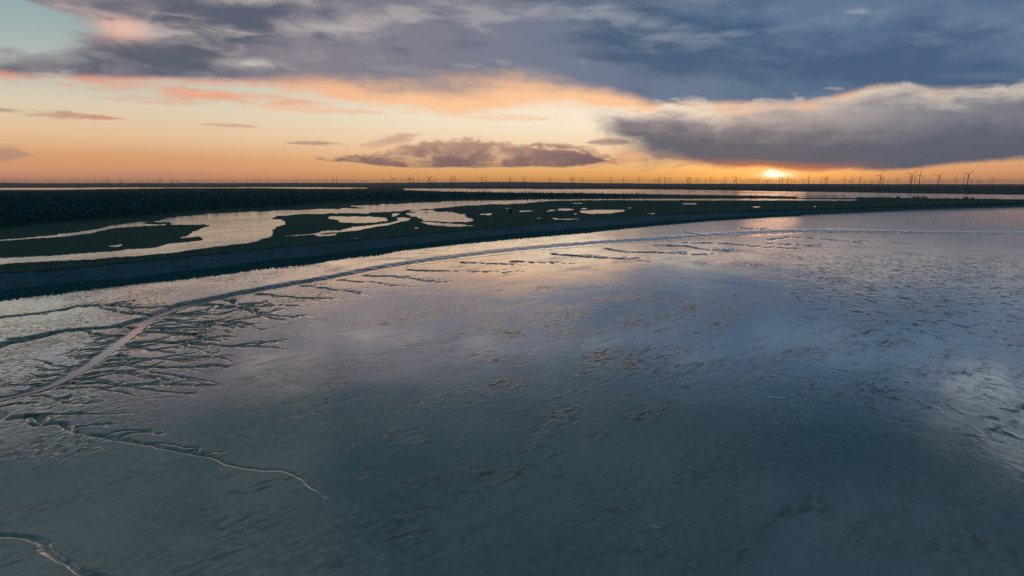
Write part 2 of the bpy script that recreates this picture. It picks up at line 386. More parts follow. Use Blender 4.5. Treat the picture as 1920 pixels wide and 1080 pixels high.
def mud_material():
    m, g, b = material('wet_mud')
    co = g.node('ShaderNodeTexCoord').outputs['Object']
    peb, stk, rip = g.attr('pebbly'), g.attr('streak'), g.attr('ripple')
    x, y, z = g.sep(co)
    # streaks run away to the right, lengthwise
    s1 = g.mul(g.add(x, y), .7071); s2 = g.mul(g.sub(x, y), .7071)
    SV = g.comb(g.mul(s1, .30), g.mul(s2, .85), 0)
    n_big = g.noise(co, .018, 4, .55)
    n_peb = g.noise(g.comb(g.mul(x, .85), g.mul(y, .60), 0), 1.0, 5, .6, .7)
    n_stk = g.noise(SV, 1.0, 6, .66, .3)
    n_stl = g.noise(g.comb(g.mul(s1, .075), g.mul(s2, .24), 4), 1.0, 5, .6, .4)
    n_rip = g.noise(g.comb(g.mul(x, .34), g.mul(y, .20), 2.0), 1.0, 6, .64, .8)
    n_fin = g.noise(g.comb(x, g.mul(y, .6), 0), 2.4, 2, .5)
    # bare hummocks stand out of the film of water
    bare_p = g.mul(g.sm(n_peb, .50, .60), g.m('MINIMUM', g.mul(peb, .8), .85))
    bare_r = g.mul(g.sm(n_rip, .52, .62), g.m('MINIMUM', rip, 1.0))
    n_pat = g.noise(g.comb(g.mul(s1, .020), g.mul(s2, .055), 7), 1.0, 5, .6, .5)
    bare_s = g.mul(g.add(g.mul(g.sm(n_stl, .50, .64), g.sm(n_stk, .44, .58)), g.mul(g.sm(n_pat, .46, .66), g.sm(n_stk, .44, .56, .0, 1.0))), g.mul(stk, .62))
    bare = g.m('MINIMUM', g.add(g.add(bare_p, bare_r), bare_s), 1.0)
    r_peb = g.noise(g.comb(g.mul(x, .85), g.mul(y, .60), 0), 1.0, 2, .45, .7)
    r_stk = g.noise(SV, 1.0, 2.5, .45, .3)
    r_rip = g.noise(g.comb(g.mul(x, .34), g.mul(y, .20), 2.0), 1.0, 2.5, .45, .8)
    hp = g.mul(g.mul(g.sub(r_peb, .5), peb), .09)
    hs = g.mul(g.mul(g.sub(r_stk, .5), stk), .016)
    hr = g.mul(g.mul(g.sub(r_rip, .5), rip), .085)
    hf = g.add(g.mul(g.mul(g.sub(n_fin, .5), .010), g.add(.2, g.mul(bare, 2.0))), g.mul(bare_s, .012))
    h = g.add(g.add(hp, hs), g.add(hr, hf))
    bp = g.node('ShaderNodeBump'); bp.inputs['Strength'].default_value = 1.0; bp.inputs['Distance'].default_value = 1.0
    g.put(bp.inputs['Height'], h); g.L.new(bp.outputs[0], b.inputs['Normal'])
    c = g.mix(g.sm(n_big, .35, .65), (.740, .690, .620), (.800, .735, .655))
    n_mot = g.noise(g.comb(g.mul(x, 1.1), g.mul(y, .75), 5), 1.0, 5, .68, .5)
    mo = g.ln(n_mot, .34, .66, .70, 1.14); c = g.mix(g.add(g.mul(g.sm(n_pat, .38, .62), .45), .55), c, g.mix(1.0, c, g.comb(mo, mo, mo), 'MULTIPLY'))
    c = g.mix(bare, c, (.085, .125, .122))
    g.put(b.inputs['Base Color'], c)
    r = g.add(.10, g.mul(g.sub(n_big, .5), .08)); r = g.add(g.add(r, g.mul(bare, .22)), g.mul(g.sub(n_mot, .5), .10))
    g.put(b.inputs['Roughness'], r)
    b.inputs['IOR'].default_value = 1.45; g.put(b.inputs['Metallic'], g.sub(.78, g.mul(bare, .53)))
    g.put(b.inputs['Coat Weight'], g.sub(.7, g.mul(bare, .62))); b.inputs['Coat Roughness'].default_value = .055; b.inputs['Coat IOR'].default_value = 2.4
    g.L.new(bp.outputs[0], b.inputs['Coat Normal'])
    return m

def water_material(name, rough=.06, bump=.02, scale=(.5, .35), col=(.02, .04, .05), ior=1.33):
    m, g, b = material(name)
    co = g.node('ShaderNodeTexCoord').outputs['Object']; x, y, z = g.sep(co)
    n = g.noise(g.comb(g.mul(x, scale[0]), g.mul(y, scale[1]), 0), 1.0, 3, .5, .4)
    n2 = g.noise(g.comb(x, g.mul(y, .6), 3), .011, 5, .55, .6)
    bp = g.node('ShaderNodeBump'); bp.inputs['Strength'].default_value = 1; bp.inputs['Distance'].default_value = 1
    g.put(bp.inputs['Height'], g.mul(n, g.mul(g.sm(n2, .36, .60, .06, 1.0), bump))); g.L.new(bp.outputs[0], b.inputs['Normal'])
    g.put(b.inputs['Base Color'], col); b.inputs['Roughness'].default_value = rough; b.inputs['IOR'].default_value = ior
    if ior < 1.4: b.inputs['Metallic'].default_value = .6; g.put(b.inputs['Base Color'], (.33, .40, .45)); b.inputs['Specular Tint'].default_value = (.84, .93, 1.0, 1)
    if ior > 2: b.inputs['Coat Weight'].default_value = 1.0; b.inputs['Coat IOR'].default_value = 3.0; b.inputs['Coat Roughness'].default_value = rough
    return m

def grass_material():
    m, g, b = material('marsh_grass')
    co = g.node('ShaderNodeTexCoord').outputs['Object']
    n1 = g.noise(co, .012, 6, .65); n2 = g.noise(co, .16, 5, .65); n3 = g.noise(co, .0012, 4, .6)
    c = g.mix(g.sm(n1, .35, .65), (.016, .180, .165), (.035, .190, .125))
    c = g.mix(g.mul(g.sm(n2, .42, .66), .75), c, (.012, .060, .070))
    c = g.mix(g.mul(g.sm(n1, .56, .72), .7), c, (.075, .125, .060))
    far = g.sm(g.sep(co)[1], 2500, 5500)
    fld = g.mix(g.sm(n3, .38, .62), (.035, .085, .080), (.110, .075, .070))
    c = g.mix(far, c, fld)
    bank = g.sm(g.add(g.attr('bank'), g.mul(g.sub(n2, .5), .35)), .10, .34)
    c = g.mix(bank, c, (.10, .13, .125))
    g.put(b.inputs['Base Color'], c); g.put(b.inputs['Roughness'], g.sub(.95, g.mul(bank, .65)))
    g.put(b.inputs['Specular IOR Level'], g.add(.15, g.mul(bank, .6)))
    bp = g.node('ShaderNodeBump'); bp.inputs['Distance'].default_value = .35; bp.inputs['Strength'].default_value = .6
    g.put(bp.inputs['Height'], n2); g.L.new(bp.outputs[0], b.inputs['Normal'])
    return m

M_MUD = mud_material()
M_CREEK = water_material('creek_water', .08, .010, (.8, .6), (.04, .06, .065), 2.6)
M_LAKE = water_material('lake_water', .13, .50, (.30, .16), (.03, .05, .06))
M_FAR = water_material('far_water', .12, .5, (.10, .05), (.03, .05, .06))
M_GRASS = grass_material()
M_BED = simple('seabed', (.06, .09, .09), .7, .2, .05)
M_HILL = simple('far_hills', (.06, .07, .07), .95, .3, .002)
M_DIKE = simple('dike_concrete', (.010, .16, .22), .85, .2, .4)
M_SLAB = simple('slab_concrete', (.006, .165, .235), .75, .5, .22, rnd=True)
M_ROCK = simple('armour_stone', (.010, .17, .19), .8, .4, .6)
M_LEAF = foliage_material()
M_BARK = simple('bark', (.016, .06, .06), .9, .3, 1.0)
M_TURB = simple('turbine_paint', (.16, .15, .16), .5, .1, .02)
M_WHITE = simple('white_render', (.75, .74, .72), .7, .08, .3)
M_ROOF = simple('dark_roof', (.05, .055, .06), .8, .2, .5)
M_WOOD = simple('dark_planks', (.025, .05, .065), .8, .3, .8)
M_PALE = simple('pale_planks', (.26, .33, .38), .8, .15, .8)
M_GLASS = simple('window_glass', (.02, .03, .04), .1, .1, .5)
M_BIRD = simple('bird_plumage', (.03, .03, .035), .7, .2, 8)
M_GREY = simple('bird_bill', (.18, .09, .04), .6, .1, 8)

# ------------------------------------------------------------------ traced lines of the shore (photo pixels)
toe = interp([(-900, 760), (-400, 640), (-200, 602), (0, 568), (100, 557), (180, 546), (270, 533), (340, 528), (410, 518), (480, 509.5), (580, 499), (655, 485), (705, 481), (740, 473), (850, 460), (960, 450), (1080, 439.5), (1200, 426.5), (1320, 415.5), (1440, 407.5), (1560, 401.5), (1680, 395.5), (1800, 390.5), (1920, 387.3), (2200, 381), (2900, 373)])
berm = interp([(-900, 735), (-400, 617), (-200, 580), (0, 546), (140, 530), (240, 522.5), (330, 511), (430, 500), (480, 491), (560, 484), (700, 467), (960, 439), (1080, 429.5), (1200, 419), (1320, 410), (1440, 403.5), (1560, 398.5), (1680, 393), (1800, 388.6), (1920, 385.6), (2200, 379.6), (2900, 372.3)])
pave = interp([(-900, 668), (-400, 572), (-200, 540), (0, 512), (100, 506), (240, 492), (320, 484), (415, 475), (480, 467.5), (560, 460), (700, 447), (830, 435.5), (960, 424), (1080, 413.5), (1200, 405.5), (1320, 400), (1440, 396.5), (1560, 392.5), (1680, 388.5), (1800, 385), (1920, 382), (2200, 376.8), (2900, 371)])

LZ = 1.6    # lake level
def z2(pts, ox=480, oy=300, s=4.0): return [(ox + a / s, oy + b / s) for a, b in pts]
lake_outer = [(0, 496), (30, 493), (100, 490), (150, 487), (220, 481), (300, 477), (360, 469), (420, 461), (450, 457), (480, 453), (502, 446), (512, 432), (520, 425), (534, 420), (530, 414), (510, 410), (512, 406), (530, 404),
              (567, 401), (620, 400), (705, 398), (730, 397), (767, 394), (817, 390), (870, 386), (917, 383), (960, 382), (1000, 379), (1030, 376.5), (1100, 375.2), (1440, 375.6), (1560, 376.2), (1615, 375.5), (1600, 374), (1440, 372.8), (1200, 373), (1000, 374.3),
              (960, 375.7), (905, 376), (830, 377.5), (825, 379.5), (780, 380.5), (720, 383.5), (695, 385), (650, 386), (648, 387), (690, 388.5), (686, 389.8), (645, 391), (580, 393), (480, 396.5), (425, 400), (375, 402.5), (337, 406), (312, 409.5), (300, 414), (265, 416.5),
              (225, 421.5), (200, 425.5), (160, 433.5), (112, 440), (75, 444), (0, 450), (-120, 462), (-300, 478), (-300, 484), (-120, 466), (0, 452), (75, 446.5), (112, 443), (160, 437.5), (200, 429.5), (225, 426), (265, 424), (300, 422), (340, 421), (385, 421.5), (398, 423), (385, 426), (372, 431), (362, 435), (358, 440), (345, 443.5), (333, 446),
              (355, 444.5), (375, 443), (384, 447), (380, 451), (360, 453), (330, 457), (300, 461), (285, 464), (262, 467), (240, 468), (235, 470), (180, 474), (130, 477), (60, 481), (0, 484), (-150, 498), (-400, 523), (-900, 578), (-900, 600), (-400, 540), (-150, 511)]
islet = [(258, 420.5), (285, 415.5), (318, 417), (324, 419.5), (290, 421)]
ponds = [
    z2([(525, 432), (560, 428), (700, 425), (850, 428), (990, 440), (980, 452), (900, 470), (760, 475), (640, 468), (600, 450)]),
    z2([(215, 572), (400, 560), (490, 535), (620, 528), (800, 500), (880, 488), (1020, 470), (1070, 450), (1075, 435), (1130, 435), (1160, 450), (1100, 465), (1000, 490), (850, 510), (780, 525), (650, 537), (500, 550), (440, 564), (300, 573)]),
    z2([(420, 568), (600, 559), (590, 567), (470, 574)]),
    z2([(1015, 402), (1060, 403), (1055, 420), (1030, 433), (1020, 415)]),
    z2([(1105, 398), (1170, 395), (1350, 390), (1480, 392), (1500, 402), (1580, 408), (1565, 425), (1600, 440), (1635, 455), (1560, 466), (1400, 463), (1280, 458), (1230, 440), (1200, 425)]),
    z2([(1150, 379), (1330, 379), (1360, 388), (1180, 387)]),
    z2([(1190, 467), (1300, 471), (1640, 492), (1500, 494), (1300, 484)]),
    z2([(1675, 407), (1770, 407), (1765, 415), (1690, 414)]),
    z2([(1185, 511), (1215, 511), (1215, 517), (1190, 517)]),
    z2([(740, 593), (785, 593), (785, 601), (745, 601)]),
    z2([(500, 385), (560, 378), (700, 373), (855, 374), (840, 385), (700, 402), (580, 402)], 960),
    z2([(50, 386), (130, 377), (190, 379), (90, 389)], 960),
    z2([(255, 375), (430, 366), (480, 370), (400, 379), (270, 381)], 960),
    z2([(490, 361), (580, 361), (560, 369)], 960),
    z2([(270, 436), (380, 439), (520, 451), (480, 456), (330, 444)], 960),
    z2([(150, 431), (215, 433), (200, 439)], 960),
    z2([(1000, 397), (1080, 397), (1060, 406), (1010, 404)], 960),
    z2([(735, 429), (775, 431), (740, 436)], 960),
    z2([(1250, 325), (1380, 323), (1400, 330), (1300, 332)], 960),
    z2([(1790, 347), (1890, 351), (1830, 357)], 960),
    z2([(430, 324), (520, 322), (530, 328)], 960),
    z2([(860, 359), (890, 359), (880, 365)], 960),
    z2([(1250, 379), (1275, 379), (1270, 385)], 960),
    z2([(455, 405), (480, 405), (470, 411)], 960),
    z2([(335, 345), (380, 347), (350, 353)], 1440),
    z2([(800, 640), (915, 633), (890, 647), (830, 648)], 0),
    z2([(940, 677), (975, 666), (1020, 677)], 0),
    [(944, 389.6), (959, 389.6), (958, 391), (946, 391)],
]
far_waters = [
    [(-500, 352.6), (0, 352.3), (200, 351.9), (330, 351.7), (480, 351.4), (600, 351.4), (690, 352.2), (690, 353.2), (600, 354.0), (480, 352.6), (300, 353.0), (190, 354.4), (100, 355.6), (0, 355.9), (-500, 356.4)],
    [(755, 353.8), (860, 353.9), (960, 354.4), (1200, 355.0), (1330, 356.6), (1440, 358.6), (1560, 360.2), (1700, 362.6), (1920, 365.6), (2400, 371), (2400, 378.5), (1920, 374), (1850, 372.6), (1760, 372), (1700, 371), (1650, 370.4), (1560, 368.4), (1500, 368.2),
     (1440, 367), (1200, 363.5), (960, 361), (840, 359), (760, 356)],
    [(1490, 369.6), (1600, 370.0), (1610, 371.2), (1500, 370.9)],
]
spits = [[(1080, 356.5), (1250, 357.6), (1380, 359.8), (1470, 362.0), (1440, 362.4), (1370, 360.5), (1250, 358.3)],
         [(1455, 364.2), (1560, 365.8), (1640, 368.3), (1560, 366.8), (1490, 365.8)]]

# ------------------------------------------------------------------ land behind the dike
cols = np.concatenate([np.linspace(-900, -10, 46), np.arange(-8, 1930, 2.0), np.linspace(1932, 2900, 46)])
rows = np.concatenate([np.array([346.9, 347.2, 347.6, 348.0]), np.arange(348.4, 384, .5), np.arange(384, 470, .8), np.arange(470, 506, 1.2), np.arange(506, 720, 3.0)])
CX, RY = np.meshgrid(cols, rows)
LX, LY = at(CX, RY, 2.0)
wx, wy = to_px(LX, LY, LZ)
jx = (fbm(LX / 14, LY / 22, 3, 4) - .5) * 1.0; jy = (fbm(LX / 14, LY / 22, 9, 4) - .5) * 1.0
amp = np.clip((RY - 366) / 30, 0, 1)
ux = wx + jx * 16 * amp; uy = wy + jy * 5.0 * amp
wet = in_poly(ux, uy, lake_outer) & ~in_poly(ux, uy, islet)
for p in ponds: wet |= in_poly(ux, uy, p)
for p in far_waters: wet |= in_poly(wx, wy, p)
for p in spits: wet &= ~in_poly(wx, wy, p)
wm = wet.astype(float); k = wm.copy()
k[1:-1, 1:-1] = (wm[1:-1, 1:-1] * 4 + wm[:-2, 1:-1] + wm[2:, 1:-1] + wm[1:-1, :-2] + wm[1:-1, 2:]) / 8
land_z = 2.0 + (fbm(LX / 30, LY / 40, 21) - .5) * .5 * np.clip(1 - LY / 3000, 0, 1)
for _ in range(2):
    kk = k.copy(); kk[1:-1, 1:-1] = (k[1:-1, 1:-1] * 4 + k[:-2, 1:-1] + k[2:, 1:-1] + k[1:-1, :-2] + k[1:-1, 2:]) / 8; k = kk
LZZ = land_z * (1 - k) + k * 1.0
idx = np.arange(CX.size).reshape(CX.shape)
q = np.stack([idx[:-1, :-1], idx[:-1, 1:], idx[1:, 1:], idx[1:, :-1]], -1)
keep = RY[:-1, :-1] < (pave(CX[:-1, :-1]) - 2.0)
land = mesh_from('marsh', np.stack([LX, LY, LZZ], -1).reshape(-1, 3), q[keep][:, ::-1])
fattr(land, 'bank', (k * np.clip((RY - 372) / 20, 0, 1)).ravel())
obj('marsh', land, M_GRASS, kind='structure', label='dark green salt marsh and farmland stretching to the horizon')

def sheet(name, poly, z, mat, grow=0.0, **kw):
    p = np.array(poly, float)
    X, Y = at(p[:, 0], p[:, 1], z)
    me = bpy.data.meshes.new(name); me.from_pydata([(float(a), float(b), z) for a, b in zip(X, Y)], [], [tuple(range(len(p)))]); me.update()
    if me.polygons[0].normal.z < 0: me.flip_normals()
    return obj(name, me, mat, kind='structure', **kw)

def grown(poly, m):
    p = np.array(poly, float); c = p.mean(0); out = []
    n = len(p); area = sum(p[i][0] * p[(i + 1) % n][1] - p[(i + 1) % n][0] * p[i][1] for i in range(n))
    s = 1 if area > 0 else -1
    for i in range(n):
        a = p[i] - p[i - 1]; b = p[(i + 1) % n] - p[i]
        na = np.array([a[1], -a[0]]) / (np.hypot(*a) + 1e-6); nb = np.array([b[1], -b[0]]) / (np.hypot(*b) + 1e-6)
        d = na + nb; d = d / (np.hypot(*d) + 1e-6)
        out.append(p[i] + d * s * np.array([m * 3.0, m]))
    return out
def bounds_sheet(name, x0, x1, y0, y1, mat, label):
    """flat water sheet at lake level; the land mesh rises through it everywhere that is dry"""
    xs = np.linspace(x0, x1, 12)
    return sheet(name, [(x, y0) for x in xs] + [(x, y1) for x in xs[::-1]], LZ, mat, label=label)
# near lake and its pools share one level behind the dike
lx = np.linspace(-900, 1700, 40)
near_poly = [(x, 371.9) for x in lx] + [(x, min(float(pave(x)) - 3.0, 640)) for x in lx[::-1]]
sheet('lake', near_poly, LZ, M_LAKE, label='winding pale lagoon with pools lying in the marsh behind the dike')
sheet('far_water', [(-600, 351.0), (700, 351.0), (700, 358.5), (-600, 358.5)], LZ, M_FAR, label='pale strip of water beyond the dark wood')
sheet('estuary_water', [(740, 353.0), (1300, 353.5), (2450, 366), (2450, 381), (1640, 371.6), (740, 371.6)], LZ, M_FAR, label='wide estuary water glowing orange under the setting sun')

# ground under everything
bed = MB(); bed.add([(-26000, -3000, -3.0), (26000, -3000, -3.0), (26000, 26500, -3.0), (-26000, 26500, -3.0)], [(0, 1, 2, 3)])
obj('ground', bed.mesh('ground'), M_BED, kind='structure', label='dark ground under the mudflat and marsh')

# far hills
hp = interp([(-1600, 343.4), (0, 343.0), (100, 343.4), (300, 343.2), (480, 343.1), (700, 342.9), (800, 342.4), (880, 341.5), (960, 341.2), (1050, 342.2), (1150, 343.6), (1250, 344.2), (1450, 344.5), (1700, 345.2), (1920, 345.4), (3600, 345.0)])
hx = np.linspace(-1500, 3500, 700); hv = []
for dist, kf in ((19500, 0.0), (20500, .80), (22000, 1.0), (24500, .0)):
    zt = 40 + (345 - hp(hx) + (fbm(hx / 26, hx * 0 + 3, 5, 5) - .5) * .9) * 22000 / F
    hv.append(np.stack([(hx - 960) / F * dist, np.full_like(hx, dist), 1.0 + (zt - 1.0) * kf], -1))
n = len(hx); i0 = np.arange(n - 1)
fq = np.concatenate([np.stack([r * n + i0, r * n + i0 + 1, (r + 1) * n + i0 + 1, (r + 1) * n + i0], -1) for r in range(3)])
obj('hills', mesh_from('hills', np.concatenate(hv), fq), M_HILL, kind='structure', label='low hazy hills along the horizon')

# ------------------------------------------------------------------ dike
dx = np.concatenate([np.linspace(-880, -40, 22), np.arange(-30, 1960, 6.0), np.linspace(1970, 2800, 22)])
def line(fn, z, off=0.0):
    X, Y = at(dx, fn(dx) + off, z); return np.stack([X, Y, np.full_like(X, z)], -1)
Lt = line(toe, -.6, 1.0); Lb = line(berm, 1.2); Lp = line(pave, 4.0)
nrm = np.gradient(Lp[:, :2], axis=0); nrm = np.stack([-nrm[:, 1], nrm[:, 0]], -1); nrm /= np.linalg.norm(nrm, axis=1)[:, None]
def off(L, m, z):
    o = L.copy(); o[:, :2] += nrm * m; o[:, 2] = z; return o
wob = lambda s: (fbm(Lt[:, 0] / 9, Lt[:, 1] / 9, s, 3) - .5)[:, None]
Lt[:, :2] -= nrm * wob(4) * 5
Lb2 = off(Lb, -1.2, 1.15)
Lc = off(Lp, 3.0, 4.3); Lc2 = off(Lp, 6.0, 4.3); Ld = off(Lp, 16.0, 2.25); Le = off(Lp, 22.0, 1.2)
def strip(lines):
    n = len(dx); V = np.concatenate(lines); i0 = np.arange(n - 1)
    return V, np.concatenate([np.stack([r * n + i0, r * n + i0 + 1, (r + 1) * n + i0 + 1, (r + 1) * n + i0], -1) for r in range(len(lines) - 1)])
dike = obj('dike', None, kind='structure', label='long sea dike with paved blue-grey slope and dark rock toe')
obj('rubble_base', mesh_from('rubble_base', *strip([Lt, Lb2])), M_ROCK, dike)
obj('slope_bed', mesh_from('slope_bed', *strip([Lb2, Lb, Lp, off(Lp, .6, 4.02)])), M_DIKE, dike)
obj('grass_crest', mesh_from('grass_crest', *strip([off(Lp, (fbm(Lp[:, 0] / 3, Lp[:, 1] / 3, 8, 3) - .8)[:, None] * 5.0, 4.26), Lc, Lc2, Ld, Le])), M_GRASS, dike)
# paving slabs, each its own piece
arc = np.concatenate([[0], np.cumsum(np.linalg.norm(np.diff(Lp[:, :2], axis=0), axis=1))])
def sample(L, s): return np.stack([np.interp(s, arc, L[:, c]) for c in range(3)], -1)
s0 = float(np.interp(-60, dx, arc)); s1 = float(np.interp(1520, dx, arc)); s = s0; nslab = 0
while s < s1:
    ln = rng.uniform(11, 36); gap = .22
    ss = np.linspace(s, s + ln - gap, 4)
    lo = sample(Lb, ss); hi = sample(Lp, ss + 0); up = rng.uniform(.10, .22)
    a = lo + (hi - lo) * .02; mid_ = lo + (hi - lo) * rng.uniform(.45, .55); b_ = lo + (hi - lo) * .985
    mb = MB()
    def patch(p0, p1):
        t = [np.array(v) for v in (p0, p1)]
        tops = [v + np.array([0, 0, up]) for v in t]; lows = [v - np.array([0, 0, .3]) for v in t]
        V = np.concatenate([tops[0], tops[1], lows[0], lows[1]]); n = len(ss); f = []
        for i in range(n - 1):
            f += [(i, i + 1, n + i + 1, n + i), (2 * n + i + 1, 2 * n + i, i, i + 1)[::1], (n + i, n + i + 1, 3 * n + i + 1, 3 * n + i)]
        f += [(0, n, 3 * n, 2 * n), (2 * n - 1, n - 1, 3 * n - 1, 4 * n - 1)]
        mb.add(V, f)
    patch(a, b_)
    obj('slab', mb.mesh('slab'), M_SLAB, dike); nslab += 1
    s += ln
# a kerb along the foot of the paving
kb = [off(Lb, .0, 1.2), off(Lb, .0, 1.55), off(Lb, .5, 1.60), off(Lb, .5, 1.25)]
obj('kerb', mesh_from('kerb', *strip(kb)), M_DIKE, dike)

# armour stones at the toe: too many and too small to pick apart
phi = (1 + 5 ** .5) / 2
ico = np.array([(-1, phi, 0), (1, phi, 0), (-1, -phi, 0), (1, -phi, 0), (0, -1, phi), (0, 1, phi), (0, -1, -phi), (0, 1, -phi), (phi, 0, -1), (phi, 0, 1), (-phi, 0, -1), (-phi, 0, 1)]) / 1.9
icf = np.array([(0, 11, 5), (0, 5, 1), (0, 1, 7), (0, 7, 10), (0, 10, 11), (1, 5, 9), (5, 11, 4), (11, 10, 2), (10, 7, 6), (7, 1, 8), (3, 9, 4), (3, 4, 2), (3, 2, 6), (3, 6, 8), (3, 8, 9), (4, 9, 5), (2, 4, 11), (6, 2, 10), (8, 6, 7), (9, 8, 1)])
ns = 14000
sv = rng.uniform(float(np.interp(-60, dx, arc)), float(np.interp(1500, dx, arc)), ns); tv = rng.uniform(-.06, 1.0, ns)
base = sample(Lt, sv) * (1 - tv)[:, None] + sample(Lb2, sv) * tv[:, None]
rad = rng.uniform(.25, .6, ns) * (1 + (np.linalg.norm(base[:, :2], axis=1) / 900))
V = (ico[None] * (rad[:, None] * rng.uniform(.6, 1.25, (ns, 3)))[:, None, :]) * rng.uniform(.8, 1.2, (ns, 12, 1)) + base[:, None, :]
Fc = (icf[None] + (np.arange(ns) * 12)[:, None, None]).reshape(-1, 3)
obj('armour_stones', mesh_from('armour_stones', V.reshape(-1, 3), Fc, 3, False), M_ROCK, dike, kind='stuff')

# ------------------------------------------------------------------ mudflat
mc = np.concatenate([np.linspace(-700, -12, 40), np.arange(-10, 1932, 2.3), np.linspace(1934, 2640, 40)])
mr = np.concatenate([np.arange(372, 550, .9), np.arange(550, 860, .95), np.arange(860, 1092, 1.5), np.linspace(1093, 1500, 40)])
MX, MR = np.meshgrid(mc, mr)
X, Y = at(MX, MR, 0.0)
Z = np.zeros_like(X)
def dydp(y): return float(at(960, y, 0)[1] - at(960, y + 1, 0)[1])

Wx = X + (fbm(X / 4, Y / 6, 31, 4) - .5) * 3.2; Wy = Y + (fbm(X / 4, Y / 6, 37, 4) - .5) * 3.6 * np.clip(Y / 170, .7, 2.2)

RAG = fbm(X / 1.6, Y / 2.6, 91, 3) - .5
def polydist(px, py, pts):
    best = np.full(px.shape, 1e9); tt = np.zeros(px.shape)
    L = np.concatenate([[0], np.cumsum(np.hypot(*np.diff(pts, axis=0).T))])
    for i in range(len(pts) - 1):
        ax, ay = pts[i]; bx, by = pts[i + 1]; ux_, uy_ = bx - ax, by - ay; l2 = ux_ ** 2 + uy_ ** 2 + 1e-9
        t = np.clip(((px - ax) * ux_ + (py - ay) * uy_) / l2, 0, 1)
        d = np.hypot(px - ax - t * ux_, py - ay - t * uy_)
        m = d < best
        best = np.where(m, d, best); tt = np.where(m, L[i] + t * (L[i + 1] - L[i]), tt)
    return best, tt / L[-1]

def smooth_line(p, n=3):
    p = np.array(p, float)
    for _ in range(n):
        q = [p[0]]
        for i in range(len(p) - 1): q += [p[i] * .75 + p[i + 1] * .25, p[i] * .25 + p[i + 1] * .75]
        q.append(p[-1]); p = np.array(q)
    return p

def carve(px_pts, thick, floor=0.0, slope=.95, taper=(1.0, .3), warp=1.0, sm=1, maxd=1.4):
    """cut a gully along a traced line; thick = how many photo rows its far bank covers"""
    pp = smooth_line(px_pts, sm)
    gx, gy = at(pp[:, 0], pp[:, 1], 0.0); pts = np.stack([gx, gy], -1)
    ym = pp[:, 1]
    ppy = np.array([dydp(v) for v in (ym[0], ym[-1])]); bmax = thick * ppy.max() + floor
    pad = bmax * 1.5 + 3
    sel = (X > gx.min() - pad) & (X < gx.max() + pad) & (Y > gy.min() - pad) & (Y < gy.max() + pad)
    if not sel.any(): return
    qx = X[sel] * (1 - warp) + Wx[sel] * warp; qy = Y[sel] * (1 - warp) + Wy[sel] * warp
    r, t = polydist(qx, qy, pts)
    rag = RAG[sel]
    loc = np.maximum(thick * Y[sel] ** 2 / (F * CAM_Z), .5) * (taper[0] * (1 - t) + taper[1] * t)
    D = np.minimum(slope * loc, maxd); fl = floor * (taper[0] * (1 - t) + taper[1] * t)
    Z[sel] = np.minimum(Z[sel], 0) * 1.0 - 0.0
    r = np.maximum(r + rag * loc * .6, 0)
    cut = -D * (1 - np.clip((r - fl) / loc, 0, 1))
    Z[sel] = np.minimum(Z[sel], cut)

def zz(pts): return [(a / 3.43, 560 + b / 3.43) for a, b in pts]
creek = [(-260, 826), (-80, 775), (0, 750), (44, 741), (87, 728), (128, 709), (163, 688), (187, 671), (222, 645), (257, 618), (280, 598), (321, 582), (350, 571), (420, 558), (480, 546), (560, 532), (620, 523), (700, 507), (790, 492), (870, 482), (960, 471), (1060, 462), (1150, 455.5), (1250, 449.5), (1340, 443), (1440, 437), (1520, 434.5), (1600, 435), (1700, 437), (1800, 439), (1920, 438), (2100, 440), (2500, 444)]
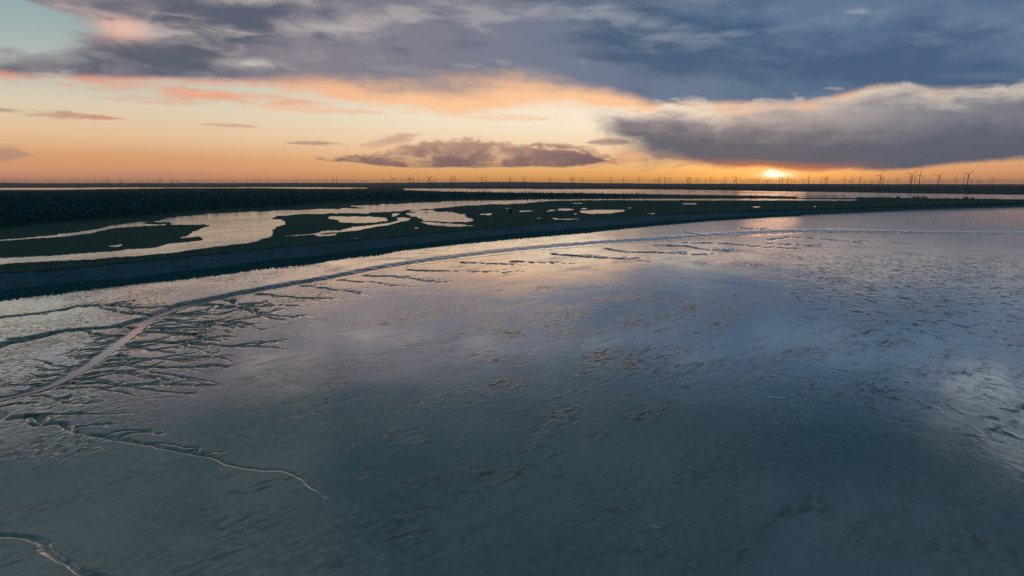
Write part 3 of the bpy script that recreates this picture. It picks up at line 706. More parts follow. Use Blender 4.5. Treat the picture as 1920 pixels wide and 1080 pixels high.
# gullies: start at the creek, thin out into the flat
gul = [
    (zz([(800, 285), (900, 288), (1000, 278), (1070, 275), (1150, 283), (1250, 290), (1350, 298), (1440, 298), (1540, 295), (1640, 290), (1740, 280), (1850, 265)]), 3.4),
    (zz([(1150, 283), (1190, 265), (1280, 258), (1400, 245), (1480, 240)]), 2.6), (zz([(1440, 300), (1540, 305), (1700, 315), (1850, 332)]), 2.4), (zz([(1180, 300), (1230, 320), (1330, 332)]), 2.0),
    (zz([(600, 425), (680, 425), (740, 415), (800, 428), (900, 432), (1050, 435), (1200, 440), (1330, 440), (1470, 443)]), 3.6), (zz([(640, 410), (760, 392), (860, 390), (960, 382)]), 2.4), (zz([(1200, 445), (1330, 430), (1430, 428)]), 2.0),
    (zz([(410, 545), (470, 540), (560, 548), (690, 543), (800, 555), (880, 578), (980, 580), (1060, 600), (1150, 615), (1240, 620)]), 4.0), (zz([(800, 552), (950, 548), (1000, 535), (1110, 522)]), 2.4), (zz([(950, 550), (1100, 555), (1220, 570), (1310, 578)]), 2.2), (zz([(1100, 560), (1330, 560)]), 1.8),
    (zz([(420, 520), (500, 523), (555, 520)]), 3.0), (zz([(190, 625), (290, 628), (340, 650), (400, 665), (450, 675), (560, 678)]), 2.6), (zz([(740, 335), (820, 338), (880, 328)]), 2.4),
    (zz([(960, 160), (1020, 153), (1090, 145), (1180, 150), (1300, 152), (1390, 150)]), 2.2), (zz([(920, 195), (1020, 190), (1110, 190), (1200, 182), (1300, 183), (1400, 175), (1490, 170), (1570, 185)]), 2.8), (zz([(1060, 200), (1300, 205), (1490, 210)]), 1.6), (zz([(980, 130), (1100, 115), (1220, 120)]), 1.8),
    (zz([(930, 208), (1050, 212)]), 1.8), (zz([(860, 240), (950, 248)]), 1.8), (zz([(300, 570), (430, 560)]), 2.2),
    (zz([(-40, 705), (0, 695), (60, 685), (120, 670), (165, 660), (150, 640), (140, 622)]), 3.0), (zz([(-40, 730), (0, 742), (40, 760), (90, 768), (170, 750), (240, 742), (320, 745), (430, 740), (600, 740), (720, 735), (860, 735)]), 4.0),
    (zz([(450, 832), (550, 820), (650, 800), (760, 795)]), 2.4), (zz([(660, 880), (760, 862), (850, 852), (920, 860)]), 2.6), (zz([(760, 900), (830, 870), (940, 860)]), 2.2), (zz([(950, 940), (1060, 928), (1190, 932)]), 2.4), (zz([(1220, 980), (1290, 965)]), 2.2), (zz([(1330, 1000), (1370, 993)]), 2.0),
    (zz([(-100, 140), (0, 120), (120, 108), (240, 95), (380, 75), (500, 50), (620, 45), (700, 40), (810, 18)]), 2.6), (zz([(690, 42), (780, 50), (870, 58), (960, 58), (1120, 50)]), 2.2), (zz([(60, 258), (200, 250), (300, 232)]), 2.6),
    (zz([(460, 448), (370, 455), (240, 460)]), 3.0), (zz([(380, 488), (300, 493), (180, 500)]), 3.0), (zz([(250, 545), (160, 560), (60, 565)]), 3.4), (zz([(600, 372), (510, 385)]), 2.6), (zz([(640, 325), (530, 350)]), 2.4), (zz([(700, 280), (620, 290)]), 2.4),
    (zz([(1440, 5), (1500, 25), (1580, 45), (1650, 52), (1760, 42), (1880, 45)]), 2.6), (zz([(1580, 50), (1680, 92), (1800, 108), (1900, 130)]), 2.2),
    (z2([(300, 940), (440, 950), (470, 960), (420, 975)]), 1.6), (z2([(470, 955), (560, 970), (680, 975), (760, 1000), (860, 1015)]), 2.0), (z2([(30, 1005), (150, 1020), (300, 1035), (470, 1035)]), 2.0), (z2([(600, 900), (750, 910), (880, 915), (1000, 940), (1150, 950)]), 1.8), (z2([(800, 865), (1000, 870), (1100, 880), (1250, 905), (1400, 915), (1490, 910)]), 1.9),
    (z2([(1140, 825), (1300, 830), (1600, 835), (1900, 845)]), 1.7), (z2([(1540, 770), (1750, 775), (1900, 780)]), 1.6),
    (z2([(300, 705), (430, 715), (600, 730), (800, 740), (1030, 763)], 960), 1.7), (z2([(700, 665), (850, 690), (900, 700)], 960), 1.5), (z2([(860, 690), (1060, 690), (1300, 705), (1480, 715)], 960), 1.5), (z2([(1080, 640), (1300, 645), (1400, 665), (1550, 680), (1700, 685)], 960), 1.6),
    (z2([(1300, 620), (1600, 625), (1800, 650), (1920, 660)], 960), 1.4), (z2([(0, 760), (250, 770), (470, 780)], 960), 1.6), (z2([(1300, 540), (1450, 570), (1520, 580)], 960), 1.6), (z2([(1700, 510), (1920, 530)], 960), 1.3),
    (z2([(0, 600), (150, 580), (400, 590), (600, 610), (720, 622)], 1440), 1.3), (z2([(0, 630), (200, 635), (400, 650)], 1440), 1.4), (z2([(0, 655), (180, 665), (260, 660)], 1440), 1.3),
]
def branches(pts, th, depth=0):
    p = np.array(pts, float); n_ = int(np.clip(abs(p[-1, 0] - p[0, 0]) / 26, 1, 7))
    sg = 1 if p[-1, 0] > p[0, 0] else -1
    for _ in range(n_):
        k_ = rng.uniform(.25, .98) * (len(p) - 1); i_ = int(k_); f_ = k_ - i_
        q0 = p[i_] * (1 - f_) + p[min(i_ + 1, len(p) - 1)] * f_
        ln_ = rng.uniform(14, 46) * (1.0 if depth == 0 else .6); dirn = rng.choice([-1, 1]); y_ = q0[1]; out = [tuple(q0)]
        steep = rng.uniform(.06, .30) * (1 if q0[1] > 560 else .5)
        for j in range(1, 5):
            y_ += dirn * steep * ln_ / 4 * (1.2 - j * .22) + rng.normal(0, .5); out.append((q0[0] + sg * ln_ * j / 4, y_))
        carve(out, th * rng.uniform(.5, .8), taper=(.9, .2))
        if depth == 0 and rng.random() < .6: branches(out, th * .7, 1)
for pts, th in gul:
    f_ = .62 if pts[0][1] > 545 else .38
    carve(pts, th * f_, taper=(1.0, .3), sm=0); branches(pts, th * f_)
# fine gullies grown like trees from the creek banks
cr = interp([(y, x) for x, y in creek if x < 700])
def grow(x, y, sg, ln_, th, lean, depth):
    pts = [(x, y)]; n_ = max(4, int(ln_ / 9)); h_ = lean
    for j in range(n_):
        h_ += rng.normal(0, .045); h_ = np.clip(h_, -.30, .30)
        x += sg * ln_ / n_; y += h_ * ln_ / n_ + rng.normal(0, .35); pts.append((x, y))
    carve(pts, th, taper=(1.0, .35), sm=0)
    if depth < 2:
        for j in range(int(rng.integers(2, 5)) if depth == 0 else int(rng.integers(1, 3))):
            p_ = pts[int(rng.integers(1, len(pts) - 1))]
            grow(p_[0], p_[1], sg, ln_ * rng.uniform(.3, .6), max(th * rng.uniform(.55, .8), .9), h_ + rng.choice([-1, 1]) * rng.uniform(.10, .22), depth + 1)
for i in range(13):
    y = 566 + (736 - 566) * (i + rng.uniform(.1, .9)) / 13
    grow(float(cr(y)) + 6, y, 1, rng.uniform(70, 190) * (.8 + .5 * (y - 560) / 180), rng.uniform(1.3, 2.3), rng.uniform(-.05, .08), 0)
for i in range(16):
    y = 590 + (745 - 590) * (i + rng.uniform(.1, .9)) / 16
    grow(float(cr(y)) - 4, y, -1, rng.uniform(30, 90), rng.uniform(1.3, 2.2), rng.uniform(-.02, .10), 1)
# big ones
carve(zz([(-80, 322), (0, 300), (150, 262), (250, 240), (330, 218), (400, 210), (500, 202), (620, 190), (740, 182), (830, 155), (940, 122)]), 4.0, .3, slope=.6, taper=(1, .5), sm=2)
carve(zz([(-60, 720), (0, 750), (60, 768), (170, 752), (235, 748), (262, 775), (250, 787), (215, 800), (270, 808), (350, 800), (400, 805), (435, 820), (445, 840), (500, 855), (600, 870), (680, 885), (760, 900), (840, 912), (930, 935), (1020, 950), (1120, 970), (1220, 985), (1300, 1005), (1390, 1025)])
      + [(425, 869), (450, 875), (480, 879), (535, 882), (555, 892), (580, 910), (600, 922), (615, 930)], 4.5, .15, slope=.8, taper=(1.0, .2), warp=.5, sm=1)
carve([(-120, 1010), (0, 1003), (40, 1003), (70, 1012), (82, 1035), (125, 1052), (155, 1066), (190, 1082), (240, 1110)], 1.8, .1, slope=.5, taper=(1, 1), warp=.6, sm=2)
carve([(x, y - 1.5) for x, y in creek], 3.4, 1.1, slope=.30, taper=(1.0, .8), warp=.5, sm=2, maxd=1.1)
# gentle undulation, mounds and small ridges of mud
Z += (fbm(X / 22, Y / 30, 51, 3) - .5) * .10
lump = [(1100, 983, 60, 5), (1225, 993, 34, 6), (1275, 987, 36, 4), (1120, 1022, 34, 5), (1180, 1026, 40, 4), (1325, 990, 20, 3), (1130, 1068, 24, 6), (845, 1058, 30, 6), (628, 1036, 28, 5), (585, 1026, 40, 4), (720, 1045, 40, 5),
        (1360, 915, 80, 4), (1225, 917, 30, 3), (1320, 903, 34, 3), (1185, 887, 24, 4), (1110, 882, 20, 4), (1200, 866, 26, 2), (1480, 707, 46, 4), (1470, 744, 40, 3), (1710, 715, 16, 4), (1570, 695, 24, 3), (330, 1036, 20, 4), (310, 1044, 22, 4), (460, 1044, 30, 4), (890, 990, 22, 3), (775, 1010, 20, 3), (1440, 1001, 40, 4), (1395, 1043, 26, 4)]
base_l = list(lump); lump = []
for (x, y, w_, h_) in base_l:
    for j in range(int(rng.integers(2, 5))):
        lump.append((x + rng.normal(0, w_ * .35), y + rng.normal(0, 3), w_ * rng.uniform(.2, .6), h_ * rng.uniform(.35, .8)))
for i in range(0):
    x = rng.uniform(150, 1910); y = 1080 - 420 * rng.random() ** 1.25
    if x < 760 and y < 930: continue
    lump.append((x, y, rng.uniform(4, 16) * (y / 1000), rng.uniform(1.2, 3.4)))
colx = mc
for (lxp, lyp, wpx, hpx) in lump:
    gx, gy = at(lxp, lyp, 0.0); pm = F / math.hypot(gx, gy)
    L_ = wpx / 2 / pm; B_ = max(hpx * .55 * dydp(lyp), .16); a_ = rng.uniform(-.1, .45)
    c0, c1 = np.searchsorted(mc, [lxp - wpx * 1.6 - 6, lxp + wpx * 1.6 + 6]); r0, r1 = np.searchsorted(mr, [lyp - hpx * 4 - 14, lyp + hpx * 4 + 14])
    sx = X[r0:r1, c0:c1] - gx; sy = Y[r0:r1, c0:c1] - gy
    u = (sx * math.cos(a_) + sy * math.sin(a_)) / L_; v = (-sx * math.sin(a_) + sy * math.cos(a_)) / B_
    rr = np.sqrt(u * u + v * v) + (fbm(X[r0:r1, c0:c1] * 2.2, Y[r0:r1, c0:c1] * 1.8, 77, 3) - .5) * .9
    Z[r0:r1, c0:c1] += min(.13, .20 * B_) * (1 - sstep(.35, 1.0, rr))

PX, PY = MX, MR
nz = (fbm(X / 12, Y / 16, 63, 4) - .5)
creek_y = interp(creek)
left_of = sstep(4, 24, (creek_y(PX) - PY) * 1.0 + 6)
# textured mud beside the creek fading into the smooth flat
edge = interp([(0, 880), (120, 850), (230, 812), (300, 770), (370, 725), (430, 670), (540, 625), (640, 580), (760, 546), (900, 520), (1100, 500), (1250, 488), (1500, 470), (1920, 455)])
peb = sstep(35, -50, PY - edge(PX) + nz * 90) * sstep(-10, 1200, 1700 - PX)
peb = peb * (.55 + .9 * sstep(-.12, .18, nz))
peb += .8 * sstep(150, 0, np.abs(PX - 120) + 3 * np.abs(PY - 845) + nz * 260)
peb = np.clip(peb, 0, 1.3) * (1 - .6 * sstep(560, 470, PY))
rip = sstep(1330, 1560, PX + nz * 260 - (PY - 520) * .5) * sstep(452, 500, PY + nz * 30) * (1 - .75 * sstep(560, 660, PY - (PX - 1500) * .12 + nz * 80))
rip += .9 * sstep(1600, 1880, PX + nz * 300) * sstep(690, 790, PY + nz * 60) * sstep(.0, .12, nz + .06)
rip += .5 * sstep(700, 900, PX + nz * 80) * sstep(2, 12, creek_y(PX) - 6 - PY)
stk = sstep(300, 120, np.abs(PX - 1080 + (PY - 700) * .8 + nz * 240)) * sstep(540, 590, PY + nz * 60) * sstep(960, 850, PY + nz * 80)
stk = np.clip(stk + .45 + .5 * sstep(0, .2, nz), 0, 1.2)
idx = np.arange(X.size).reshape(X.shape)
q = np.stack([idx[:-1, :-1], idx[1:, :-1], idx[1:, 1:], idx[:-1, 1:]], -1)
keep = MR[1:, 1:] > (toe(MX[1:, 1:]) - 6)
mud = mesh_from('mudflat', np.stack([X, Y, Z], -1).reshape(-1, 3), q[keep])
for nm, a in (('pebbly', peb), ('ripple', np.clip(rip, 0, 1.2)), ('streak', stk)): fattr(mud, nm, a.ravel())
obj('mudflat', mud, M_MUD, kind='structure', label='broad wet tidal mudflat mirroring the sunset sky')
# water standing in the creek bed
cp = smooth_line([(x, y - 1.5) for x, y in creek], 3)
gx, gy = at(cp[:, 0], cp[:, 1], -.45); cl = np.stack([gx, gy], -1)
wz = -.80 * np.minimum(.30 * 3.4 * gy ** 2 / (F * CAM_Z), 1.1)[:, None]
tn = np.gradient(cl, axis=0); tn /= np.linalg.norm(tn, axis=1)[:, None]; nn = np.stack([-tn[:, 1], tn[:, 0]], -1)
wd = np.clip(np.array([dydp(v) for v in cp[:, 1]]) * 2.4, 1.8, 7)[:, None]
V = np.concatenate([np.concatenate([cl - nn * wd, wz], 1), np.concatenate([cl + nn * wd, wz], 1)])
n = len(cl); i0 = np.arange(n - 1)
obj('creek_water', mesh_from('creek_water', V, np.stack([i0, i0 + 1, n + i0 + 1, n + i0], -1)[:, ::-1]), M_CREEK, kind='structure', label='pale water in the creek winding across the mudflat')

# ------------------------------------------------------------------ woodland behind the lagoon
forest_lo = interp([(a_, b_ - (1.6 if a_ > 300 else .6)) for a_, b_ in [(-900, 520), (-400, 460), (-150, 440), (0, 427), (60, 421.5), (130, 415.5), (240, 408.5), (340, 400.5), (430, 394.5), (480, 392.5), (560, 388), (620, 382.5), (700, 381), (780, 379), (880, 376.6), (960, 375.2), (1080, 373.6), (1200, 372.4), (1440, 370.4), (1520, 369.8)]])
forest_hi = interp([(-900, 372), (-200, 361), (0, 358.5), (120, 357), (200, 354.6), (300, 353.4), (400, 352.6), (480, 351.6), (525, 351.4), (540, 354.8), (640, 355.2), (700, 354.2), (760, 355.4), (850, 358.2), (960, 359.6), (1080, 360.6), (1200, 362.6), (1320, 363.8), (1440, 366.2), (1480, 367.6), (1520, 368.6)])
TZ = 2.0
def leaf_cloud(base, h, w, nleaf, size, seed):
    """triangles spread through tree crowns; base (n,3), h and w per tree"""
    r = np.random.default_rng(seed); n = len(base)
    zz_ = r.uniform(.12, 1.0, (n, nleaf)) ** .9
    prof = np.sqrt(np.clip(1 - ((zz_ - .48) / .56) ** 2, .03, 1))
    a = r.uniform(0, 2 * np.pi, (n, nleaf)); rr = np.sqrt(r.uniform(.05, 1, (n, nleaf))) * prof * w[:, None]
    c = np.stack([rr * np.cos(a), rr * np.sin(a), zz_ * h[:, None]], -1) + base[:, None, :]
    d = r.normal(0, 1, (n, nleaf, 3, 3)); d /= np.linalg.norm(d, axis=-1, keepdims=True)
    V = c[:, :, None, :] + d * (size * r.uniform(.6, 1.3, (n, nleaf)) * (h / 11)[:, None])[:, :, None, None]
    return V.reshape(-1, 3)
pos = []
xs_edges = np.arange(-700, 1520, 1.0)
for row in np.arange(352, 470, .9):
    # base rows; the far edge is where crowns reach the traced top line
    x = -700.0
    while x < 1515:
        lo = float(forest_lo(x)); hi = float(forest_hi(x))
        hi_base = HOR + (hi - HOR) * (CAM_Z - TZ) / (CAM_Z - TZ - 11.0)
        gx, gy = at(x, row, TZ); wpx = 7.5 * F / float(gy)
        if hi_base <= row <= lo: pos.append((x + rng.uniform(-1.2, 1.2) * wpx, row + rng.uniform(-1.1, 1.1)))
        x += max(wpx * .62, 3.0)
pos = np.array(pos); fx, fy = at(pos[:, 0], pos[:, 1], TZ)
fb = np.stack([fx, fy, np.full(len(fx), TZ - .2)], -1)
fh = rng.uniform(6.5, 13.5, len(fb)) * (.72 + .55 * fbm(fx / 45, fy / 110, 5, 4)); fw = rng.uniform(1.9, 5.6, len(fb)) * (1 + .25 * (fy > 1500))
V = leaf_cloud(fb, fh, fw, 26, 1.5, 3)
# trunks
tr = np.array([(-.25, 0, 0), (.25, -.15, 0), (0, .25, 0)]); nb = len(fb)
tv = np.concatenate([fb[:, None, :] + tr[None], fb[:, None, :] + tr[None] * .4 + np.stack([np.zeros(nb), np.zeros(nb), fh * .7], -1)[:, None, :]], 1).reshape(-1, 3)
ft = np.array([(0, 1, 4), (0, 4, 3), (1, 2, 5), (1, 5, 4), (2, 0, 3), (2, 3, 5)])
Fl = np.arange(len(V)).reshape(-1, 3); Ft = (ft[None] + (np.arange(nb) * 6)[:, None, None]).reshape(-1, 3) + len(V)
obj('woodland', mesh_from('woodland', np.concatenate([V, tv]), np.concatenate([Fl, Ft]), 3, False), M_LEAF, kind='stuff', label='dense dark wood filling the land behind the lagoon', category='wood')

def empty(name, loc, label, cat, group=None, rz=0.0, scale=1.0):
    o = bpy.data.objects.new(name, None); sc.collection.objects.link(o)
    o.location = loc; o.rotation_euler = (0, 0, rz); o.scale = (scale,) * 3
    o['label'] = label; o['category'] = cat
    if group: o['group'] = group
    return o

# single trees that stand out along the edges of the wood
tree_parts = []
for k_ in range(6):
    b0 = np.array([[0, 0, 1.2]]); h0 = np.array([10.5]); w0 = np.array([rng.uniform(2.2, 3.6)])
    V = leaf_cloud(b0, h0, w0, 150, .62, 40 + k_)
    cm = mesh_from('crown', V, np.arange(len(V)).reshape(-1, 3), 3, False); cm.materials.append(M_LEAF)
    mb = MB(); mb.tube([(0, 0, -.5), (.1, .05, 3.5), (0, .1, 8.0), (.05, 0, 11.0)], [.32, .24, .14, .04], 6)
    for j in range(5):
        a = rng.uniform(0, 6.28); z0 = rng.uniform(3, 7); l = rng.uniform(1.4, 2.6)
        mb.tube([(0, 0, z0), (math.cos(a) * l * .5, math.sin(a) * l * .5, z0 + l * .6), (math.cos(a) * l, math.sin(a) * l, z0 + l * 1.3)], [.1, .07, .03], 5)
    tm = mb.mesh('trunk'); tm.materials.append(M_BARK); tree_parts.append((tm, cm))
def tree(x, d, label, group, sc_=1.0):
    gx = (x - 960) / F * d
    e = empty('tree', (gx, d, TZ), label, 'tree', group, rng.uniform(0, 6.28), sc_)
    tm, cm = tree_parts[rng.integers(6)]
    obj('trunk', tm, None, e); obj('crown', cm, None, e)
def far_d(x, top, h): return F * (CAM_Z - TZ - h) / (top - HOR) * 1.0
ORD = lambda n: {1: 'first', 2: 'second', 3: 'third'}.get(n, str(n) + ('th' if n % 100 in (11, 12, 13) else {1: 'st', 2: 'nd', 3: 'rd'}.get(n % 10, 'th')))
def rim(xs, jit, s_lo, s_hi, up, dmax, text, group):
    xs = np.sort(np.array(xs) + rng.uniform(-jit, jit, len(xs)))
    for i, x in enumerate(xs):
        s_ = rng.uniform(s_lo, s_hi)
        tree(x, min(far_d(x, float(forest_hi(x)) - rng.uniform(*up), 11.5 * s_), dmax), ORD(i + 1) + text, group, s_)
rim(np.arange(192, 478, 3.6), 2, .85, 1.5, (-.9, 1.0), 5300, ' tree from the left along the far rim of the wood, against pale water', 'trees on the far rim of the wood')
rim(np.arange(535, 690, 6.0), 2, .7, 1.2, (.1, .3), 3600, ' tree from the left on the low stretch of rim before the orange estuary', 'trees on the low stretch of the rim')
rim(np.concatenate([np.arange(842, 1072, 5.0), np.arange(1080, 1180, 12)]), 2, .7, 1.35, (0, 1.8), 2600, ' thin bare tree from the left standing against the orange estuary', 'trees against the orange estuary')
for i, x in enumerate((1296, 1374, 1405, 1414, 1460, 1466)):
    tree(x, 1950 * rng.uniform(.95, 1.02), ORD(i + 1) + ' low dark tree from the left at the narrow sunlit end of the wood', 'trees at the narrow end of the wood', rng.uniform(.6, .85))

# bushes on the right shore
def bush(x, y, wpx, hpx, label):
    gx, gy = at(x, y, TZ); pm = float(gy) / F
    e = empty('bush', (float(gx), float(gy), TZ), label, 'bush', 'bushes along the right shore')
    w_, h_ = wpx * pm / 2, hpx * pm
    r = np.random.default_rng(int(x)); n_ = 260
    a = r.uniform(0, 6.28, n_); q_ = np.sqrt(r.uniform(0, 1, n_)); zc = r.uniform(.05, 1, n_) * h_ * np.sqrt(np.clip(1 - q_ ** 2 * .85, .05, 1)) * (.75 + .35 * vnoise(np.cos(a) * q_ * 3 + x, np.sin(a) * q_ * 3, 4))
    c_ = np.stack([np.cos(a) * q_ * w_, np.sin(a) * q_ * w_ * .6, zc], -1)
    d_ = r.normal(0, 1, (n_, 3, 3)); d_ /= np.linalg.norm(d_, axis=-1, keepdims=True)
    V = (c_[:, None, :] + d_ * (h_ * .17)).reshape(-1, 3)
    obj('foliage', mesh_from('foliage', V, np.arange(len(V)).reshape(-1, 3), 3, False), M_LEAF, e)
    mb = MB()
    for j in range(4):
        aa = r.uniform(0, 6.28); mb.tube([(0, 0, -.3), (math.cos(aa) * w_ * .25, math.sin(aa) * w_ * .2, h_ * .4), (math.cos(aa) * w_ * .5, math.sin(aa) * w_ * .3, h_ * .75)], [.2, .13, .05], 5)
    obj('stem', mb.mesh('stem'), M_BARK, e)
for a in [(1634, 372, 34, 3.2, 'low dark bush at the near end of the thin causeway lines'), (1657, 373, 40, 6, 'largest dark bush on the right shore, wide and rounded'), (1684, 371.6, 8, 4, 'small round bush standing alone just right of the largest shore bush'),
          (1717, 372, 12, 5, 'left one of the pair of square dark bushes on the right shore'), (1731, 372, 16, 5, 'right one of the pair of square dark bushes on the right shore'), (1770, 373, 26, 2.6, 'very low wide bush right of the bush pair on the shore'),
          (1793, 373.6, 14, 3.2, 'low bush on the shore below the white farmhouse'), (1811, 373.4, 10, 5, 'upright bush on the shore below the tallest wind turbine'), (1823, 373.4, 8, 3.6, 'small bush touching the upright bush below the tallest turbine'),
          (1861, 375, 16, 3.6, 'rounded bush right of the thin marker post'), (1914, 376, 22, 3.8, 'dark bush on the shore at the right edge of the photo')]: bush(*a)

# marker post
gx, gy = [float(v) for v in at(1846, 373.2, TZ)]
e = empty('marker_post', (gx, gy, TZ), 'thin dark marker post standing on the right shore against the water', 'post')
mb = MB(); mb.tube([(0, 0, -1), (0, 0, 8)], [.28, .2], 8); obj('pole', mb.mesh('pole'), M_WOOD, e)
mb = MB(); mb.box(-.9, .9, -.1, .1, 6.6, 8.2); obj('board', mb.mesh('board'), M_WOOD, e)

# ------------------------------------------------------------------ wind turbines
def turbine_meshes():
    t = MB(); t.tube([(0, 0, -2), (0, 0, 30), (0, 0, 70), (0, 0, 98)], [2.9, 2.5, 2.0, 1.6], 10); tm = t.mesh('tower', True)
    n_ = MB(); n_.tube([(0, 6, 100), (0, 4.5, 100), (0, -3.5, 100), (0, -5, 100)], [1.2, 2.2, 2.2, 1.4], 10); nm = n_.mesh('nacelle', True)
    h = MB(); h.tube([(0, -4.8, 0), (0, -6.4, 0), (0, -7.4, 0)], [1.5, 1.5, .5], 10); hm = h.mesh('hub', True)
    b = MB(); pr = [(1.0, 1.2, 1.2), (5, 1.9, .9), (10, 2.7, .7), (22, 2.1, .5), (35, 1.3, .3), (42, .5, .12)]
    vs = []; fs = []
    for z, cw, th in pr: vs += [(-cw * .35, 0, z), (0, -th, z), (cw * .9, 0, z), (0, th, z)]
    for i in range(len(pr) - 1):
        for k in range(4): fs.append((i * 4 + k, i * 4 + (k + 1) % 4, (i + 1) * 4 + (k + 1) % 4, (i + 1) * 4 + k))
    fs += [(3, 2, 1, 0), tuple(len(pr) * 4 - 4 + k for k in range(4))]
    b.add(vs, fs); bm = b.mesh('blade', True)
    for m_ in (tm, nm, hm, bm): m_.materials.append(M_TURB)
    return tm, nm, hm, bm
TM = turbine_meshes()
tl = []   # (photo x, hub row, size factor)
def cat(ox, lst, f=1.0):
    for p in lst: tl.append((ox + p[0] / 6.0, 300 + p[1] / 6.0, (p[2] if len(p) > 2 else 1.0)))
cat(0, [(1075, 235), (1148, 235), (1220, 222), (1355, 228), (1370, 238), (1552, 235), (1577, 240), (1595, 235), (1668, 235), (1772, 235), (1790, 230), (1815, 220), (1915, 235)])
cat(320, [(22, 230), (72, 238), (105, 235), (215, 238), (248, 235), (305, 240), (555, 238), (725, 238), (862, 235), (1003, 236), (1105, 237), (1230, 235), (1270, 236), (1400, 237), (1420, 237), (1475, 238), (1522, 238), (1575, 235), (1617, 238), (1663, 235), (1720, 236), (1750, 225), (1815, 236), (1830, 222), (1868, 218)])
cat(640, [(10, 234), (65, 235), (122, 236), (175, 235), (238, 236), (262, 236), (300, 236), (365, 236), (470, 218), (503, 235), (537, 235), (573, 205), (600, 215), (635, 237), (680, 212), (720, 225), (758, 210), (775, 205), (810, 215), (820, 235), (870, 225), (968, 235), (988, 205), (1000, 205), (1037, 236), (1057, 220), (1230, 220), (1235, 238), (1255, 200), (1285, 215), (1580, 203), (1628, 203), (1900, 205)])
cat(960, [(138, 205), (427, 208), (668, 212), (688, 207), (788, 210), (1113, 210), (1252, 215), (1430, 210), (1605, 228), (1645, 230), (1660, 210), (1722, 208), (1775, 213)])
cat(1280, [(53, 210), (68, 215), (90, 215), (148, 225), (180, 215), (250, 230), (308, 210), (352, 230), (440, 232), (477, 208), (578, 205), (603, 210), (648, 230), (685, 232), (725, 225), (765, 225), (790, 225), (818, 232), (848, 218), (938, 232), (955, 235), (990, 225), (1090, 215), (1120, 215), (1180, 215), (1217, 235), (1253, 235), (1355, 220), (1415, 200), (1555, 215), (1603, 205), (1623, 207), (1690, 235), (1820, 208), (1875, 235), (1907, 212)])
cat(1600, [(70, 205), (122, 240), (195, 240), (210, 235), (280, 235), (300, 178), (328, 210), (390, 240), (495, 215), (630, 200), (650, 165), (688, 205), (742, 170), (798, 238), (858, 240), (940, 230), (960, 180), (1003, 235), (1050, 245), (1148, 212), (1177, 245), (1240, 205), (1283, 165), (1325, 225), (1390, 235), (1410, 232), (1435, 232), (1540, 225), (1577, 220)])
tl.sort()
big = sorted([t for t in tl if t[1] < 331.5])
special = {round(1600 + 300 / 6): 'tall wind turbine rising from the dense knot just right of the sunlit stretch', round(1600 + 650 / 6): 'left one of the two tall wind turbines standing close together right of the sun',
           round(1600 + 742 / 6): 'right one of the two tall wind turbines standing close together right of the sun', round(1600 + 960 / 6): 'tall wind turbine halfway between the close pair and the tallest turbine', round(1600 + 1283 / 6): 'tallest wind turbine, above the white farmhouse on the right shore'}
HUT_X, SUN_X = 955, 1449
ordn = lambda n: {1: 'first', 2: 'second', 3: 'third'}.get(n, str(n) + ('st' if n % 10 == 1 and n != 11 else 'nd' if n % 10 == 2 and n != 12 else 'rd' if n % 10 == 3 and n != 13 else 'th'))
left = [t for t in tl if t[0] < 460]; l2 = [t for t in tl if 460 <= t[0] < HUT_X]; r1 = [t for t in tl if HUT_X <= t[0] < 1200]; s1_ = [t for t in tl if 1200 <= t[0] < SUN_X]; s2_ = [t for t in tl if t[0] >= SUN_X]
def tlabel(t):
    if round(t[0]) in special and t in big: return special[round(t[0])]
    if t in left: return ordn(left.index(t) + 1) + ' wind turbine counted from the left edge, tiny on the horizon'
    if t in l2: return ordn(len(l2) - l2.index(t)) + ' wind turbine on the horizon counting leftwards from above the hut'
    if t in r1: return ordn(r1.index(t) + 1) + ' wind turbine on the horizon counting rightwards from above the hut'
    if t in s1_: return ordn(len(s1_) - s1_.index(t)) + ' wind turbine on the horizon counting leftwards from the setting sun'
    return ordn(s2_.index(t) + 1) + ' wind turbine on the horizon counting rightwards from the setting sun'
for i, t in enumerate(tl):
    x, hy, _ = t
    s_ = rng.uniform(.90, 1.05)
    d = F * (100 * s_ + TZ - CAM_Z) / max(HOR - hy, 4.6)
    d = min(d, 17500)
    gx = (x - 960) / F * (d * CT + (CAM_Z - 100) * 0)
    e = empty('wind_turbine', (gx, d, TZ), tlabel(t), 'wind turbine', 'wind turbines along the horizon', math.radians(rng.uniform(-14, 14) + (-12)), s_)
    tm, nm, hm, bm = TM
    obj('tower', tm, None, e); obj('nacelle', nm, None, e)
    h = obj('hub', hm, None, e); h.location = (0, 0, 100)
    ph = rng.uniform(0, 120)
    if round(x) == round(1600 + 1283 / 6): ph = 50
    for k in range(3):
        b = obj('blade', bm, None, e); b.location = (0, -6.2, 100); b.rotation_euler = (0, math.radians(ph + 120 * k), 0)

